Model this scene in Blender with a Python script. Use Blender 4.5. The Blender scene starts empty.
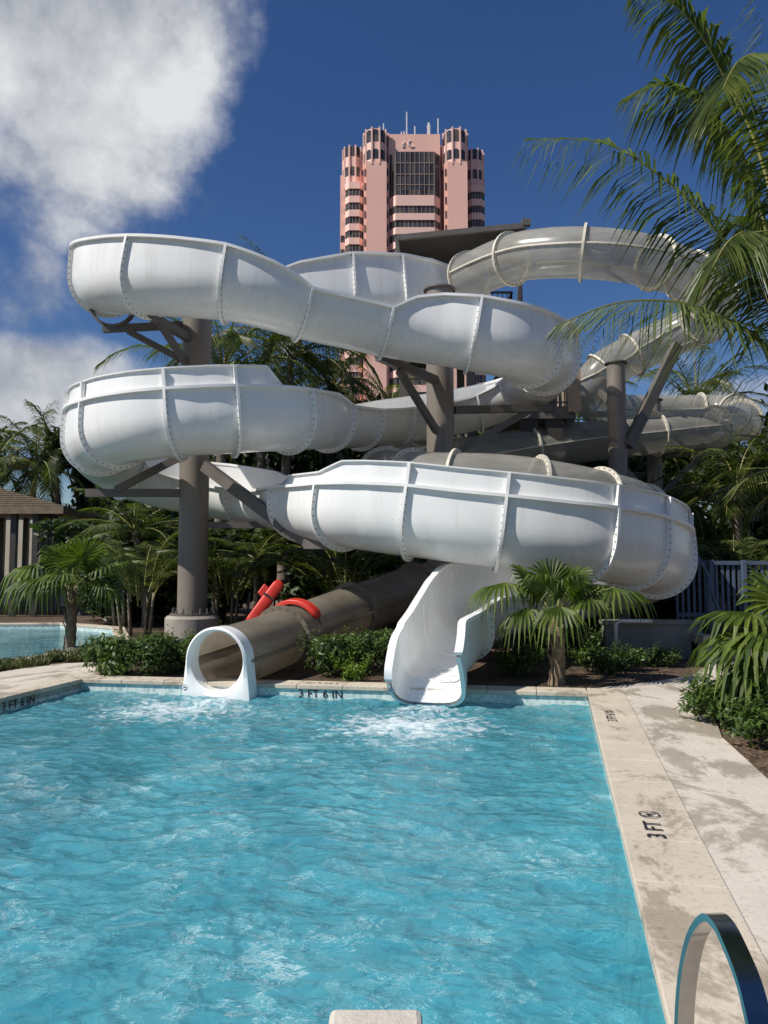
import bpy, math, random
import numpy as np
from mathutils import Vector, Matrix, noise
from mathutils.geometry import delaunay_2d_cdt

random.seed(7)
SC = bpy.context.scene
COL = SC.collection
PI = math.pi
V = Vector

# ------------------------------------------------------------------ camera
CAM_Z = 1.5
PITCH = math.radians(4.0)
FPX = 770.0
cam = bpy.data.cameras.new('camera')
cam_o = bpy.data.objects.new('camera', cam)
COL.objects.link(cam_o)
cam_o.location = (0, 0, CAM_Z)
cam_o.rotation_euler = (math.radians(90) + PITCH, 0, 0)
cam.sensor_fit = 'AUTO'
cam.sensor_width = 36
cam.lens = FPX / 1024 * 36
cam.clip_start = 0.05
cam.clip_end = 6000
SC.camera = cam_o


def ray(px, py):
    a = (px - 384) / FPX
    b = (512 - py) / FPX
    return V((a, math.cos(PITCH) - b * math.sin(PITCH), math.sin(PITCH) + b * math.cos(PITCH)))


def P(px, py, d):
    r = ray(px, py)
    r = r * (d / r.y)
    return V((r.x, r.y, r.z + CAM_Z))


def G(px, py, z=0.0):
    r = ray(px, py)
    r = r * ((z - CAM_Z) / r.z)
    return V((r.x, r.y, z))


# ------------------------------------------------------------------ materials
def nodes_of(name):
    m = bpy.data.materials.new(name)
    m.use_nodes = True
    nt = m.node_tree
    nt.nodes.clear()
    out = nt.nodes.new('ShaderNodeOutputMaterial')
    return m, nt, out


def N(nt, t, **kw):
    n = nt.nodes.new(t)
    for k, v in kw.items():
        if k.startswith('i_'):
            n.inputs[k[2:].replace('_', ' ')].default_value = v
        else:
            setattr(n, k, v)
    return n


def ramp(nt, stops, interp='LINEAR'):
    r = nt.nodes.new('ShaderNodeValToRGB')
    r.color_ramp.interpolation = interp
    e = r.color_ramp.elements
    while len(e) > 1:
        e.remove(e[-1])
    e[0].position = stops[0][0]
    e[0].color = (*stops[0][1], 1)
    for p, c in stops[1:]:
        x = e.new(p)
        x.color = (*c, 1)
    return r


def mixc(nt, fac, a, b, blend='MIX'):
    m = nt.nodes.new('ShaderNodeMix')
    m.data_type = 'RGBA'
    m.blend_type = blend
    for sock, v in ((m.inputs[0], fac), (m.inputs[6], a), (m.inputs[7], b)):
        if hasattr(v, 'is_linked') or hasattr(v, 'links'):
            nt.links.new(v, sock)
        elif isinstance(v, (int, float)):
            sock.default_value = v
        else:
            sock.default_value = (*v, 1)
    return m.outputs[2]


def coords(nt, scale=1.0, kind='pos'):
    if kind == 'pos':
        g = nt.nodes.new('ShaderNodeNewGeometry')
        s = g.outputs['Position']
    else:
        g = nt.nodes.new('ShaderNodeTexCoord')
        s = g.outputs['Object']
    if scale != 1.0:
        mp = nt.nodes.new('ShaderNodeMapping')
        mp.inputs['Scale'].default_value = scale if not isinstance(scale, (int, float)) else (scale,) * 3
        nt.links.new(s, mp.inputs['Vector'])
        return mp.outputs[0]
    return s


def noise_n(nt, vec, scale, detail=4, rough=.55, dist=0.0):
    n = N(nt, 'ShaderNodeTexNoise')
    n.inputs['Scale'].default_value = scale
    n.inputs['Detail'].default_value = detail
    n.inputs['Roughness'].default_value = rough
    n.inputs['Distortion'].default_value = dist
    nt.links.new(vec, n.inputs['Vector'])
    return n


def simple(name, col, rough=.5, var=.12, nscale=3.0, metal=0.0, bump=0.0, bscale=40.0, spec=.5, streak=False):
    m, nt, out = nodes_of(name)
    b = N(nt, 'ShaderNodeBsdfPrincipled')
    b.inputs['Metallic'].default_value = metal
    b.inputs['Specular IOR Level'].default_value = spec
    pos = coords(nt)
    n1 = noise_n(nt, pos, nscale, 5)
    r = ramp(nt, [(.3, tuple(c * (1 - var) for c in col)), (.7, tuple(min(1, c * (1 + var * .6)) for c in col))])
    nt.links.new(n1.outputs[0], r.inputs[0])
    c = r.outputs[0]
    if streak:
        ps = coords(nt, (9, 9, .7))
        n2 = noise_n(nt, ps, 1.0, 4, .6)
        r2 = ramp(nt, [(.5, (1, 1, 1)), (.78, (.89, .885, .86))])
        nt.links.new(n2.outputs[0], r2.inputs[0])
        c = mixc(nt, 1.0, c, r2.outputs[0], 'MULTIPLY')
    nt.links.new(c, b.inputs['Base Color'])
    rr = N(nt, 'ShaderNodeMapRange')
    rr.inputs[3].default_value = max(.02, rough - .1)
    rr.inputs[4].default_value = min(1, rough + .12)
    nt.links.new(n1.outputs[0], rr.inputs[0])
    nt.links.new(rr.outputs[0], b.inputs['Roughness'])
    if bump:
        n3 = noise_n(nt, pos, bscale, 4, .6)
        bp = N(nt, 'ShaderNodeBump')
        bp.inputs['Strength'].default_value = bump
        bp.inputs['Distance'].default_value = .02
        nt.links.new(n3.outputs[0], bp.inputs['Height'])
        nt.links.new(bp.outputs[0], b.inputs['Normal'])
    nt.links.new(b.outputs[0], out.inputs[0])
    return m


def leaf_mat(name, dark, light, trans=.3, rough=.4, tip=None):
    m, nt, out = nodes_of(name)
    g = nt.nodes.new('ShaderNodeNewGeometry')
    stops = [(0, dark), (.75, light)]
    if tip:
        stops.append((.97, light))
        stops.append((1.0, tip))
    r = ramp(nt, stops)
    nt.links.new(g.outputs['Random Per Island'], r.inputs[0])
    n1 = noise_n(nt, g.outputs['Position'], 2.2, 3)
    r1 = ramp(nt, [(.35, (.55, .6, .55)), (.7, (1.2, 1.15, 1.0))])
    nt.links.new(n1.outputs[0], r1.inputs[0])
    c = mixc(nt, 1.0, r.outputs[0], r1.outputs[0], 'MULTIPLY')
    b = N(nt, 'ShaderNodeBsdfPrincipled')
    b.inputs['Roughness'].default_value = rough
    nt.links.new(c, b.inputs['Base Color'])
    t = N(nt, 'ShaderNodeBsdfTranslucent')
    c2 = mixc(nt, 1.0, c, (1.3, 1.5, .6), 'MULTIPLY')
    nt.links.new(c2, t.inputs[0])
    mx = N(nt, 'ShaderNodeMixShader')
    mx.inputs[0].default_value = trans
    nt.links.new(b.outputs[0], mx.inputs[1])
    nt.links.new(t.outputs[0], mx.inputs[2])
    nt.links.new(mx.outputs[0], out.inputs[0])
    return m


M = {}
M['gelcoat'] = simple('white_gelcoat', (.81, .815, .80), .22, .06, 1.2, streak=True)
M['gelrim'] = simple('white_gelcoat_trim', (.85, .85, .83), .35, .05, 2)
M['bolt'] = simple('bolt_steel', (.19, .18, .17), .5, .3, 8, .2)
M['cream'] = simple('cream_flange', (.66, .62, .52), .45, .12, 6)
M['taupe'] = simple('taupe_painted_steel', (.205, .178, .15), .45, .12, 1.5, streak=True)
M['taupe_dark'] = simple('dark_taupe_painted_steel', (.125, .112, .10), .5, .15, 2.5)
M['concrete'] = simple('cast_concrete', (.34, .31, .27), .85, .2, 2.5, bump=.4, bscale=30)
M['greywall'] = simple('weathered_concrete_shade_tone', (.24, .235, .215), .9, .25, 1.6, bump=.4, bscale=25, streak=True)  # base darkened to stand for the shade on this wall; streaks are weathering
M['chrome'] = simple('brushed_stainless', (.40, .40, .40), .18, .12, 12, 1.0)
M['red'] = simple('red_foam_vinyl', (.62, .035, .02), .45, .15, 6)
M['black'] = simple('black_strap', (.02, .02, .02), .6, .2)
M['bluefence'] = simple('slate_blue_fence_paint', (.085, .12, .18), .5, .2, 2.5, streak=True)
M['wood'] = simple('weathered_timber', (.22, .16, .10), .75, .35, 5, bump=.4)
M['thatch'] = simple('cedar_shingle', (.115, .085, .05), .9, .5, 9, bump=.6, bscale=20)
M['darkpost'] = simple('dark_bronze_post', (.045, .04, .035), .5, .2)
M['creamwall'] = simple('cream_stucco', (.62, .57, .48), .9, .1, 1.2, bump=.2)
M['canopy'] = simple('charcoal_shade_fabric', (.055, .052, .05), .85, .15, .8)
M['trunk'] = simple('palm_bark', (.22, .18, .14), .95, .4, 7, bump=.8, bscale=18)
M['fibre'] = simple('palm_fibre_bark', (.27, .20, .13), .95, .45, 12, bump=.9, bscale=30)
M['stem'] = simple('frond_stem', (.32, .30, .09), .5, .25, 4)
M['sand'] = simple('sandstone_cap', (.58, .53, .45), .8, .15, 5, bump=.35, bscale=35)
M['ink'] = simple('black_lettering', (.02, .02, .022), .5, .1)
M['logo'] = simple('dark_blue_emblem', (.05, .08, .16), .5, .1)
M['panel'] = simple('tan_composite_panel', (.33, .26, .19), .7, .15, 2)
M['frond'] = leaf_mat('coconut_leaflet', (.040, .068, .017), (.16, .205, .06), .40, .4, (.28, .25, .10))
M['frondbg'] = leaf_mat('background_palm_leaflet', (.022, .046, .012), (.14, .175, .042), .38, .45, (.22, .17, .06))
M['fan'] = leaf_mat('fan_palm_blade', (.035, .07, .012), (.165, .225, .04), .38, .5)
M['shrub'] = leaf_mat('shrub_leaf', (.026, .058, .013), (.11, .18, .042), .28, .5)
M['lime'] = leaf_mat('lime_shrub_leaf', (.08, .15, .02), (.17, .27, .04), .3, .4)
M['tree'] = leaf_mat('dark_tree_leaf', (.012, .026, .009), (.07, .105, .03), .28, .5)
M['cover'] = leaf_mat('ground_cover_blade', (.04, .07, .02), (.16, .17, .06), .25, .5)


def mat_tube(name, ca, cb, clear):
    m, nt, out = nodes_of(name)
    pos = coords(nt)
    n1 = noise_n(nt, pos, 1.3, 5)
    n2 = noise_n(nt, coords(nt, (2, 2, 14)), 1.0, 4)
    r = ramp(nt, [(.3, ca), (.7, cb)])
    nt.links.new(n1.outputs[0], r.inputs[0])
    r2 = ramp(nt, [(.4, (1, 1, 1)), (.75, (.82, .80, .74))])
    nt.links.new(n2.outputs[0], r2.inputs[0])
    c = mixc(nt, 1.0, r.outputs[0], r2.outputs[0], 'MULTIPLY')
    d = N(nt, 'ShaderNodeBsdfPrincipled')
    d.inputs['Roughness'].default_value = .22
    nt.links.new(c, d.inputs['Base Color'])
    tr = N(nt, 'ShaderNodeBsdfTransparent')
    tr.inputs[0].default_value = (.80, .79, .74, 1)
    tl = N(nt, 'ShaderNodeBsdfTranslucent')
    nt.links.new(c, tl.inputs[0])
    a = N(nt, 'ShaderNodeMixShader')
    a.inputs[0].default_value = .40
    nt.links.new(d.outputs[0], a.inputs[1])
    nt.links.new(tl.outputs[0], a.inputs[2])
    b = N(nt, 'ShaderNodeMixShader')
    b.inputs[0].default_value = clear
    nt.links.new(a.outputs[0], b.inputs[1])
    nt.links.new(tr.outputs[0], b.inputs[2])
    nt.links.new(b.outputs[0], out.inputs[0])
    return m


M['tube'] = mat_tube('smoky_translucent_fibreglass', (.49, .48, .44), (.64, .63, .58), .40)
M['tubeexit'] = mat_tube('tan_translucent_fibreglass', (.29, .25, .195), (.41, .36, .29), .12)


def mat_deck(name, base, wetamt, joints=False):
    m, nt, out = nodes_of(name)
    pos = coords(nt)
    n1 = noise_n(nt, pos, 1.2, 6, .6)
    n2 = noise_n(nt, pos, 26, 5, .7)
    r = ramp(nt, [(.3, tuple(c * .86 for c in base)), (.7, tuple(min(.85, c * 1.10) for c in base))])
    nt.links.new(n1.outputs[0], r.inputs[0])
    r2 = ramp(nt, [(.30, (.72, .70, .66)), (.46, (1, 1, 1)), (.8, (1.05, 1.04, 1.02))])
    nt.links.new(n2.outputs[0], r2.inputs[0])
    c = mixc(nt, 1.0, r.outputs[0], r2.outputs[0], 'MULTIPLY')
    # pitted shell stone
    v = N(nt, 'ShaderNodeTexVoronoi')
    v.inputs['Scale'].default_value = 38
    nt.links.new(pos, v.inputs['Vector'])
    rv = ramp(nt, [(.08, (.62, .58, .5)), (.2, (1, 1, 1))])
    nt.links.new(v.outputs['Distance'], rv.inputs[0])
    c = mixc(nt, .55, c, mixc(nt, 1.0, c, rv.outputs[0], 'MULTIPLY'))
    # wet patches: long splashes along the pool side, broken edges
    mp = N(nt, 'ShaderNodeMapping')
    mp.inputs['Rotation'].default_value = (0, 0, math.radians(12))
    mp.inputs['Scale'].default_value = (1.15, .62, 1)
    nt.links.new(pos, mp.inputs[0])
    w1 = noise_n(nt, mp.outputs[0], 1.45, 11, .72, .5)
    wr = ramp(nt, [(.512 - wetamt, (0, 0, 0)), (.566 - wetamt, (1, 1, 1))])
    nt.links.new(w1.outputs[0], wr.inputs[0])
    c = mixc(nt, wr.outputs[0], c, mixc(nt, 1.0, c, (.69, .665, .625), 'MULTIPLY'))
    b = N(nt, 'ShaderNodeBsdfPrincipled')
    nt.links.new(c, b.inputs['Base Color'])
    mr = N(nt, 'ShaderNodeMapRange')
    mr.inputs[3].default_value = .85
    mr.inputs[4].default_value = .42
    nt.links.new(wr.outputs[0], mr.inputs[0])
    nt.links.new(mr.outputs[0], b.inputs['Roughness'])
    bp = N(nt, 'ShaderNodeBump')
    bp.inputs['Strength'].default_value = .35
    bp.inputs['Distance'].default_value = .006
    nt.links.new(n2.outputs[0], bp.inputs['Height'])
    nt.links.new(bp.outputs[0], b.inputs['Normal'])
    nt.links.new(b.outputs[0], out.inputs[0])
    return m


M['deck'] = mat_deck('shell_stone_paving', (.61, .55, .47), .02)
M['coping'] = mat_deck('limestone_coping', (.57, .50, .40), -.02)
M['path'] = mat_deck('pale_path_paving', (.50, .46, .40), -.06)


def mat_mulch():
    m, nt, out = nodes_of('bark_mulch_soil')
    pos = coords(nt)
    v = N(nt, 'ShaderNodeTexVoronoi')
    v.inputs['Scale'].default_value = 28
    n0 = noise_n(nt, pos, 9, 3)
    mixv = N(nt, 'ShaderNodeMix', data_type='VECTOR')
    nt.links.new(pos, v.inputs['Vector'])
    r = ramp(nt, [(0, (.03, .02, .012)), (.5, (.12, .075, .045)), (1, (.25, .17, .11))])
    nt.links.new(v.outputs['Color'], r.inputs[0])
    n1 = noise_n(nt, pos, .6, 4)
    r1 = ramp(nt, [(.4, (.6, .6, .6)), (.65, (1, 1, 1))])
    nt.links.new(n1.outputs[0], r1.inputs[0])
    c = mixc(nt, 1.0, r.outputs[0], r1.outputs[0], 'MULTIPLY')
    b = N(nt, 'ShaderNodeBsdfPrincipled')
    b.inputs['Roughness'].default_value = .95
    nt.links.new(c, b.inputs['Base Color'])
    bp = N(nt, 'ShaderNodeBump')
    bp.inputs['Strength'].default_value = .8
    bp.inputs['Distance'].default_value = .03
    nt.links.new(v.outputs['Distance'], bp.inputs['Height'])
    nt.links.new(bp.outputs[0], b.inputs['Normal'])
    nt.links.new(b.outputs[0], out.inputs[0])
    return m


M['mulch'] = mat_mulch()


def mat_tile():
    m, nt, out = nodes_of('pale_glass_mosaic_tile')
    pos = coords(nt)
    v = N(nt, 'ShaderNodeTexVoronoi')
    v.inputs['Scale'].default_value = 24
    v.inputs['Randomness'].default_value = .35
    nt.links.new(pos, v.inputs['Vector'])
    r = ramp(nt, [(0, (.38, .52, .52)), (.5, (.60, .70, .66)), (1, (.78, .80, .74))])
    sep = N(nt, 'ShaderNodeSeparateColor')
    nt.links.new(v.outputs['Color'], sep.inputs[0])
    nt.links.new(sep.outputs[0], r.inputs[0])
    b = N(nt, 'ShaderNodeBsdfPrincipled')
    b.inputs['Roughness'].default_value = .2
    nt.links.new(r.outputs[0], b.inputs['Base Color'])
    nt.links.new(b.outputs[0], out.inputs[0])
    return m


M['tile'] = mat_tile()


def mat_plaster():
    m, nt, out = nodes_of('pool_plaster')
    pos = coords(nt)
    n1 = noise_n(nt, pos, .7, 4)
    r = ramp(nt, [(.3, (.60, .76, .80)), (.7, (.78, .90, .92))])
    nt.links.new(n1.outputs[0], r.inputs[0])
    b = N(nt, 'ShaderNodeBsdfPrincipled')
    b.inputs['Roughness'].default_value = .8
    nt.links.new(r.outputs[0], b.inputs['Base Color'])
    nt.links.new(b.outputs[0], out.inputs[0])
    return m


M['plaster'] = mat_plaster()


def mat_glassdark(name='tinted_window_glass', c=(.035, .035, .04)):
    m, nt, out = nodes_of(name)
    pos = coords(nt)
    w = N(nt, 'ShaderNodeTexWhiteNoise')
    mp = N(nt, 'ShaderNodeMapping')
    mp.inputs['Scale'].default_value = (.75, .75, .33)
    nt.links.new(pos, mp.inputs[0])
    fl = N(nt, 'ShaderNodeVectorMath', operation='FLOOR')
    nt.links.new(mp.outputs[0], fl.inputs[0])
    nt.links.new(fl.outputs[0], w.inputs['Vector'])
    r = ramp(nt, [(0, c), (.7, tuple(x * 2.2 for x in c)), (1, (.14, .12, .10))])
    nt.links.new(w.outputs['Value'], r.inputs[0])
    b = N(nt, 'ShaderNodeBsdfPrincipled')
    b.inputs['Roughness'].default_value = .12
    b.inputs['Specular IOR Level'].default_value = .35
    nt.links.new(r.outputs[0], b.inputs['Base Color'])
    nt.links.new(b.outputs[0], out.inputs[0])
    return m


M['glass'] = mat_glassdark()
M['pink'] = simple('pink_stucco', (.87, .53, .44), .85, .06, .12, streak=False)
M['pinkpale'] = simple('pale_pink_stucco', (.88, .59, .51), .85, .05, .2)
M['mullion'] = simple('bronze_mullion', (.30, .22, .18), .5, .1, 1)
M['steel'] = simple('grey_antenna_steel', (.75, .75, .75), .4, .1, 1, .0)


# ------------------------------------------------------------------ mesh builder
OFF = {}


class MB:
    def __init__(s):
        s.v, s.f, s.m = [], [], []

    def add(s, vs, fs, mi=0):
        o = len(s.v)
        s.v += [tuple(x) for x in vs]
        s.f += [tuple(i + o for i in f) for f in fs]
        s.m += [mi] * len(fs)

    def box(s, a, b, mi=0):
        x0, y0, z0 = a
        x1, y1, z1 = b
        vs = [(x0, y0, z0), (x1, y0, z0), (x1, y1, z0), (x0, y1, z0), (x0, y0, z1), (x1, y0, z1), (x1, y1, z1), (x0, y1, z1)]
        s.add(vs, [(0, 3, 2, 1), (4, 5, 6, 7), (0, 1, 5, 4), (1, 2, 6, 5), (2, 3, 7, 6), (3, 0, 4, 7)], mi)

    def obox(s, c, ex, ey, ez, mi=0):
        c = V(c)
        vs = [c + ex * i + ey * j + ez * k for k in (-.5, .5) for (i, j) in ((-.5, -.5), (.5, -.5), (.5, .5), (-.5, .5))]
        s.add(vs, [(0, 3, 2, 1), (4, 5, 6, 7), (0, 1, 5, 4), (1, 2, 6, 5), (2, 3, 7, 6), (3, 0, 4, 7)], mi)

    def beam(s, p, q, w, h=None, mi=0):
        h = h or w
        p, q = V(p), V(q)
        d = (q - p)
        L = d.length
        d = d / L
        up = V((0, 0, 1)) if abs(d.z) < .95 else V((0, 1, 0))
        sx = d.cross(up).normalized()
        sy = sx.cross(d)
        s.obox((p + q) / 2, d * L, sx * w, sy * h, mi)

    def tube(s, pts, rs, n=8, mi=0, cap=True):
        pts = [V(p) for p in pts]
        if isinstance(rs, (int, float)):
            rs = [rs] * len(pts)
        rings = []
        prev = None
        for i, p in enumerate(pts):
            t = (pts[min(i + 1, len(pts) - 1)] - pts[max(i - 1, 0)]).normalized()
            if prev is None:
                a = V((0, 0, 1)) if abs(t.z) < .9 else V((1, 0, 0))
                sx = t.cross(a).normalized()
            else:
                sx = (prev - t * prev.dot(t)).normalized()
            prev = sx
            sy = t.cross(sx)
            rings.append([p + (sx * math.cos(2 * PI * k / n) + sy * math.sin(2 * PI * k / n)) * rs[i] for k in range(n)])
        vs = [v for r in rings for v in r]
        fs = []
        for i in range(len(rings) - 1):
            for k in range(n):
                fs.append((i * n + k, i * n + (k + 1) % n, (i + 1) * n + (k + 1) % n, (i + 1) * n + k))
        if cap:
            fs.append(tuple(range(n))[::-1])
            fs.append(tuple((len(rings) - 1) * n + k for k in range(n)))
        s.add(vs, fs, mi)

    def lathe(s, c, prof, n=24, mi=0):
        c = V(c)
        vs = []
        for r, z in prof:
            for k in range(n):
                a = 2 * PI * k / n
                vs.append(c + V((r * math.cos(a), r * math.sin(a), z)))
        fs = []
        for i in range(len(prof) - 1):
            for k in range(n):
                fs.append((i * n + k, i * n + (k + 1) % n, (i + 1) * n + (k + 1) % n, (i + 1) * n + k))
        fs.append(tuple((len(prof) - 1) * n + k for k in range(n)))
        s.add(vs, fs, mi)

    def prism(s, poly, z0, z1, mi=0):
        n = len(poly)
        vs = [(x, y, z0) for x, y in poly] + [(x, y, z1) for x, y in poly]
        fs = [(i, (i + 1) % n, n + (i + 1) % n, n + i) for i in range(n)]
        fs += [tuple(range(n))[::-1], tuple(range(n, 2 * n))]
        s.add(vs, fs, mi)

    def strip(s, A, B, mi=0):
        n = len(A)
        vs = list(A) + list(B)
        s.add(vs, [(i, i + 1, n + i + 1, n + i) for i in range(n - 1)], mi)

    def build(s, name, mats, parent=None, smooth=False, bevel=0, kind=None):
        off = OFF.get(parent.name, V((0, 0, 0))) if parent else V((0, 0, 0))
        me = bpy.data.meshes.new(name)
        me.from_pydata([(x - off.x, y - off.y, z - off.z) for x, y, z in s.v], [], s.f)
        if not isinstance(mats, (list, tuple)):
            mats = [mats]
        for m in mats:
            me.materials.append(m)
        if len(mats) > 1:
            me.polygons.foreach_set('material_index', s.m)
        if smooth:
            me.polygons.foreach_set('use_smooth', [True] * len(me.polygons))
            if smooth == 'auto':
                me.set_sharp_from_angle(angle=math.radians(40))
        o = bpy.data.objects.new(name, me)
        COL.objects.link(o)
        if parent:
            o.parent = parent
        OFF[o.name] = off
        if bevel:
            b = o.modifiers.new('bevel', 'BEVEL')
            b.width = bevel
            b.segments = 2
            b.limit_method = 'ANGLE'
            b.angle_limit = math.radians(50)
        if kind:
            o['kind'] = kind
        me.update()
        return o


def tag(o, label, cat, group=None, kind=None):
    o['label'] = label
    o['category'] = cat
    if group:
        o['group'] = group
    if kind:
        o['kind'] = kind
    return o


def root(name, loc, label, cat, group=None):
    o = bpy.data.objects.new(name, None)
    o.empty_display_size = .2
    COL.objects.link(o)
    o.location = loc
    OFF[o.name] = V(loc)
    return tag(o, label, cat, group)


def copy_tree(o, loc, rz, sc, label):
    r = o.copy()
    COL.objects.link(r)
    r.location = loc
    r.rotation_euler = (0, 0, rz)
    r.scale = sc if not isinstance(sc, (int, float)) else (sc,) * 3
    r['label'] = label
    for ch in list(o.children):
        c = ch.copy()
        COL.objects.link(c)
        c.parent = r
        for g in list(ch.children):
            d = g.copy()
            COL.objects.link(d)
            d.parent = c
    return r


def catmull(pts, t, i):
    p0, p1, p2, p3 = pts[max(i - 1, 0)], pts[i], pts[i + 1], pts[min(i + 2, len(pts) - 1)]
    return .5 * ((2 * p1) + (p2 - p0) * t + (2 * p0 - 5 * p1 + 4 * p2 - p3) * t * t + (3 * p1 - p0 - 3 * p2 + p3) * t ** 3)


def smooth_path(pts, per=8):
    out = []
    for i in range(len(pts) - 1):
        for k in range(per):
            out.append(catmull(pts, k / per, i))
    out.append(pts[-1].copy())
    return out


# ------------------------------------------------------------------ world, sun
SUN_EL = math.radians(46)
SUN_TO = V((-.90, -.43, 0)).normalized()          # horizontal direction towards the sun
sun_dir = V((SUN_TO.x * math.cos(SUN_EL), SUN_TO.y * math.cos(SUN_EL), math.sin(SUN_EL)))
sun = bpy.data.lights.new('sun', 'SUN')
sun.energy = 5.0
sun.angle = math.radians(.53)
sun.color = (1, .945, .86)
sun_o = bpy.data.objects.new('sun', sun)
COL.objects.link(sun_o)
sun_o.rotation_euler = sun_dir.to_track_quat('Z', 'Y').to_euler()

w = bpy.data.worlds.new('World')
SC.world = w
w.use_nodes = True
nt = w.node_tree
nt.nodes.clear()
wo = nt.nodes.new('ShaderNodeOutputWorld')
bg = nt.nodes.new('ShaderNodeBackground')
sky = nt.nodes.new('ShaderNodeTexSky')
sky.sky_type = 'NISHITA'
sky.sun_disc = False
sky.sun_elevation = SUN_EL
sky.sun_rotation = math.atan2(SUN_TO.x, SUN_TO.y)
sky.altitude = 0
sky.air_density = 1.0
sky.dust_density = .25
sky.ozone_density = 3.0
hs = N(nt, 'ShaderNodeHueSaturation')
hs.inputs['Saturation'].default_value = 1.24
hs.inputs['Value'].default_value = .80
hs.inputs['Hue'].default_value = .512
nt.links.new(sky.outputs[0], hs.inputs['Color'])
tc = nt.nodes.new('ShaderNodeTexCoord')
vdir = tc.outputs['Generated']


def sky_blob(px, py, rx, ry, amp=1.0):
    """soft elliptical cloud bank about one direction of the sky"""
    d = ray(px, py).normalized()
    e1 = V((d.y, -d.x, 0)).normalized()
    e2 = d.cross(e1) * -1
    a = N(nt, 'ShaderNodeVectorMath', operation='DOT_PRODUCT')
    b = N(nt, 'ShaderNodeVectorMath', operation='DOT_PRODUCT')
    c = N(nt, 'ShaderNodeVectorMath', operation='DOT_PRODUCT')
    for n, e, s in ((a, e1, rx), (b, e2, ry), (c, d, 1)):
        n.inputs[1].default_value = e / s
        nt.links.new(vdir, n.inputs[0])
    a2 = N(nt, 'ShaderNodeMath', operation='MULTIPLY')
    nt.links.new(a.outputs['Value'], a2.inputs[0])
    nt.links.new(a.outputs['Value'], a2.inputs[1])
    b2 = N(nt, 'ShaderNodeMath', operation='MULTIPLY_ADD')
    nt.links.new(b.outputs['Value'], b2.inputs[0])
    nt.links.new(b.outputs['Value'], b2.inputs[1])
    nt.links.new(a2.outputs[0], b2.inputs[2])
    sq = N(nt, 'ShaderNodeMath', operation='SQRT')
    nt.links.new(b2.outputs[0], sq.inputs[0])
    inv = N(nt, 'ShaderNodeMath', operation='SUBTRACT')
    inv.inputs[0].default_value = 1
    nt.links.new(sq.outputs[0], inv.inputs[1])
    front = N(nt, 'ShaderNodeMath', operation='GREATER_THAN')
    nt.links.new(c.outputs['Value'], front.inputs[0])
    front.inputs[1].default_value = 0
    cl = N(nt, 'ShaderNodeClamp')
    cl.inputs['Min'].default_value = -1
    cl.inputs['Max'].default_value = .6
    nt.links.new(inv.outputs[0], cl.inputs[0])
    sc = N(nt, 'ShaderNodeMath', operation='MULTIPLY_ADD')   # (v+1)*front
    ad = N(nt, 'ShaderNodeMath', operation='ADD')
    ad.inputs[1].default_value = 1
    nt.links.new(cl.outputs[0], ad.inputs[0])
    nt.links.new(ad.outputs[0], sc.inputs[0])
    nt.links.new(front.outputs[0], sc.inputs[1])
    sc.inputs[2].default_value = -1
    am = N(nt, 'ShaderNodeMath', operation='ADD')
    am.inputs[1].default_value = amp
    nt.links.new(sc.outputs[0], am.inputs[0])
    return am.outputs[0]


blobs = [(40, 70, .22, .23, .10), (150, 40, .14, .16, -.02), (120, 165, .12, .10, -.08), (20, 275, .10, .10, -.02), (45, 390, .20, .085, .16), (10, 170, .2, .2, -.05), (600, 205, .18, .06, -.40),
         (770, 400, .18, .05, -.08), (310, 130, .06, .10, -.42), (-900, 100, .9, .5, -.1), (1900, 200, .8, .4, -.1), (-260, 380, .4, .12, 0)]
cur = None
for b_ in blobs:
    o_ = sky_blob(*b_)
    if cur is None:
        cur = o_
    else:
        mx_ = N(nt, 'ShaderNodeMath', operation='MAXIMUM')
        nt.links.new(cur, mx_.inputs[0])
        nt.links.new(o_, mx_.inputs[1])
        cur = mx_.outputs[0]
cn = noise_n(nt, vdir, 4.4, 12, .60, .10)
cs = N(nt, 'ShaderNodeMath', operation='MULTIPLY_ADD')
nt.links.new(cn.outputs[0], cs.inputs[0])
cs.inputs[1].default_value = 1.9
cs.inputs[2].default_value = -1.13
dens = N(nt, 'ShaderNodeMath', operation='ADD')
nt.links.new(cs.outputs[0], dens.inputs[0])
nt.links.new(cur, dens.inputs[1])
cm = N(nt, 'ShaderNodeMapRange', interpolation_type='SMOOTHSTEP')
cm.inputs[1].default_value = .0
cm.inputs[2].default_value = .56
nt.links.new(dens.outputs[0], cm.inputs[0])
# shading of the clouds: brighter towards the sun side, grey bellies
mpz = N(nt, 'ShaderNodeMapping')
mpz.inputs['Location'].default_value = (.05, .02, -.07)
nt.links.new(vdir, mpz.inputs[0])
cn2 = noise_n(nt, mpz.outputs[0], 4.4, 9, .58, .10)
df = N(nt, 'ShaderNodeMath', operation='SUBTRACT')
nt.links.new(cn.outputs[0], df.inputs[0])
nt.links.new(cn2.outputs[0], df.inputs[1])
dz = N(nt, 'ShaderNodeMapRange')
dz.inputs[1].default_value = -.16
dz.inputs[2].default_value = .16
nt.links.new(df.outputs[0], dz.inputs[0])
sepz = N(nt, 'ShaderNodeSeparateXYZ')
nt.links.new(vdir, sepz.inputs[0])
elz = N(nt, 'ShaderNodeMapRange')
elz.inputs[1].default_value = .0
elz.inputs[2].default_value = .62
nt.links.new(sepz.outputs['Z'], elz.inputs[0])
sh = N(nt, 'ShaderNodeMath', operation='MULTIPLY_ADD')
nt.links.new(elz.outputs[0], sh.inputs[0])
sh.inputs[1].default_value = .45
nt.links.new(dz.outputs[0], sh.inputs[2])
sh2 = N(nt, 'ShaderNodeMath', operation='MULTIPLY')
sh2.inputs[1].default_value = .72
nt.links.new(sh.outputs[0], sh2.inputs[0])
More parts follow.
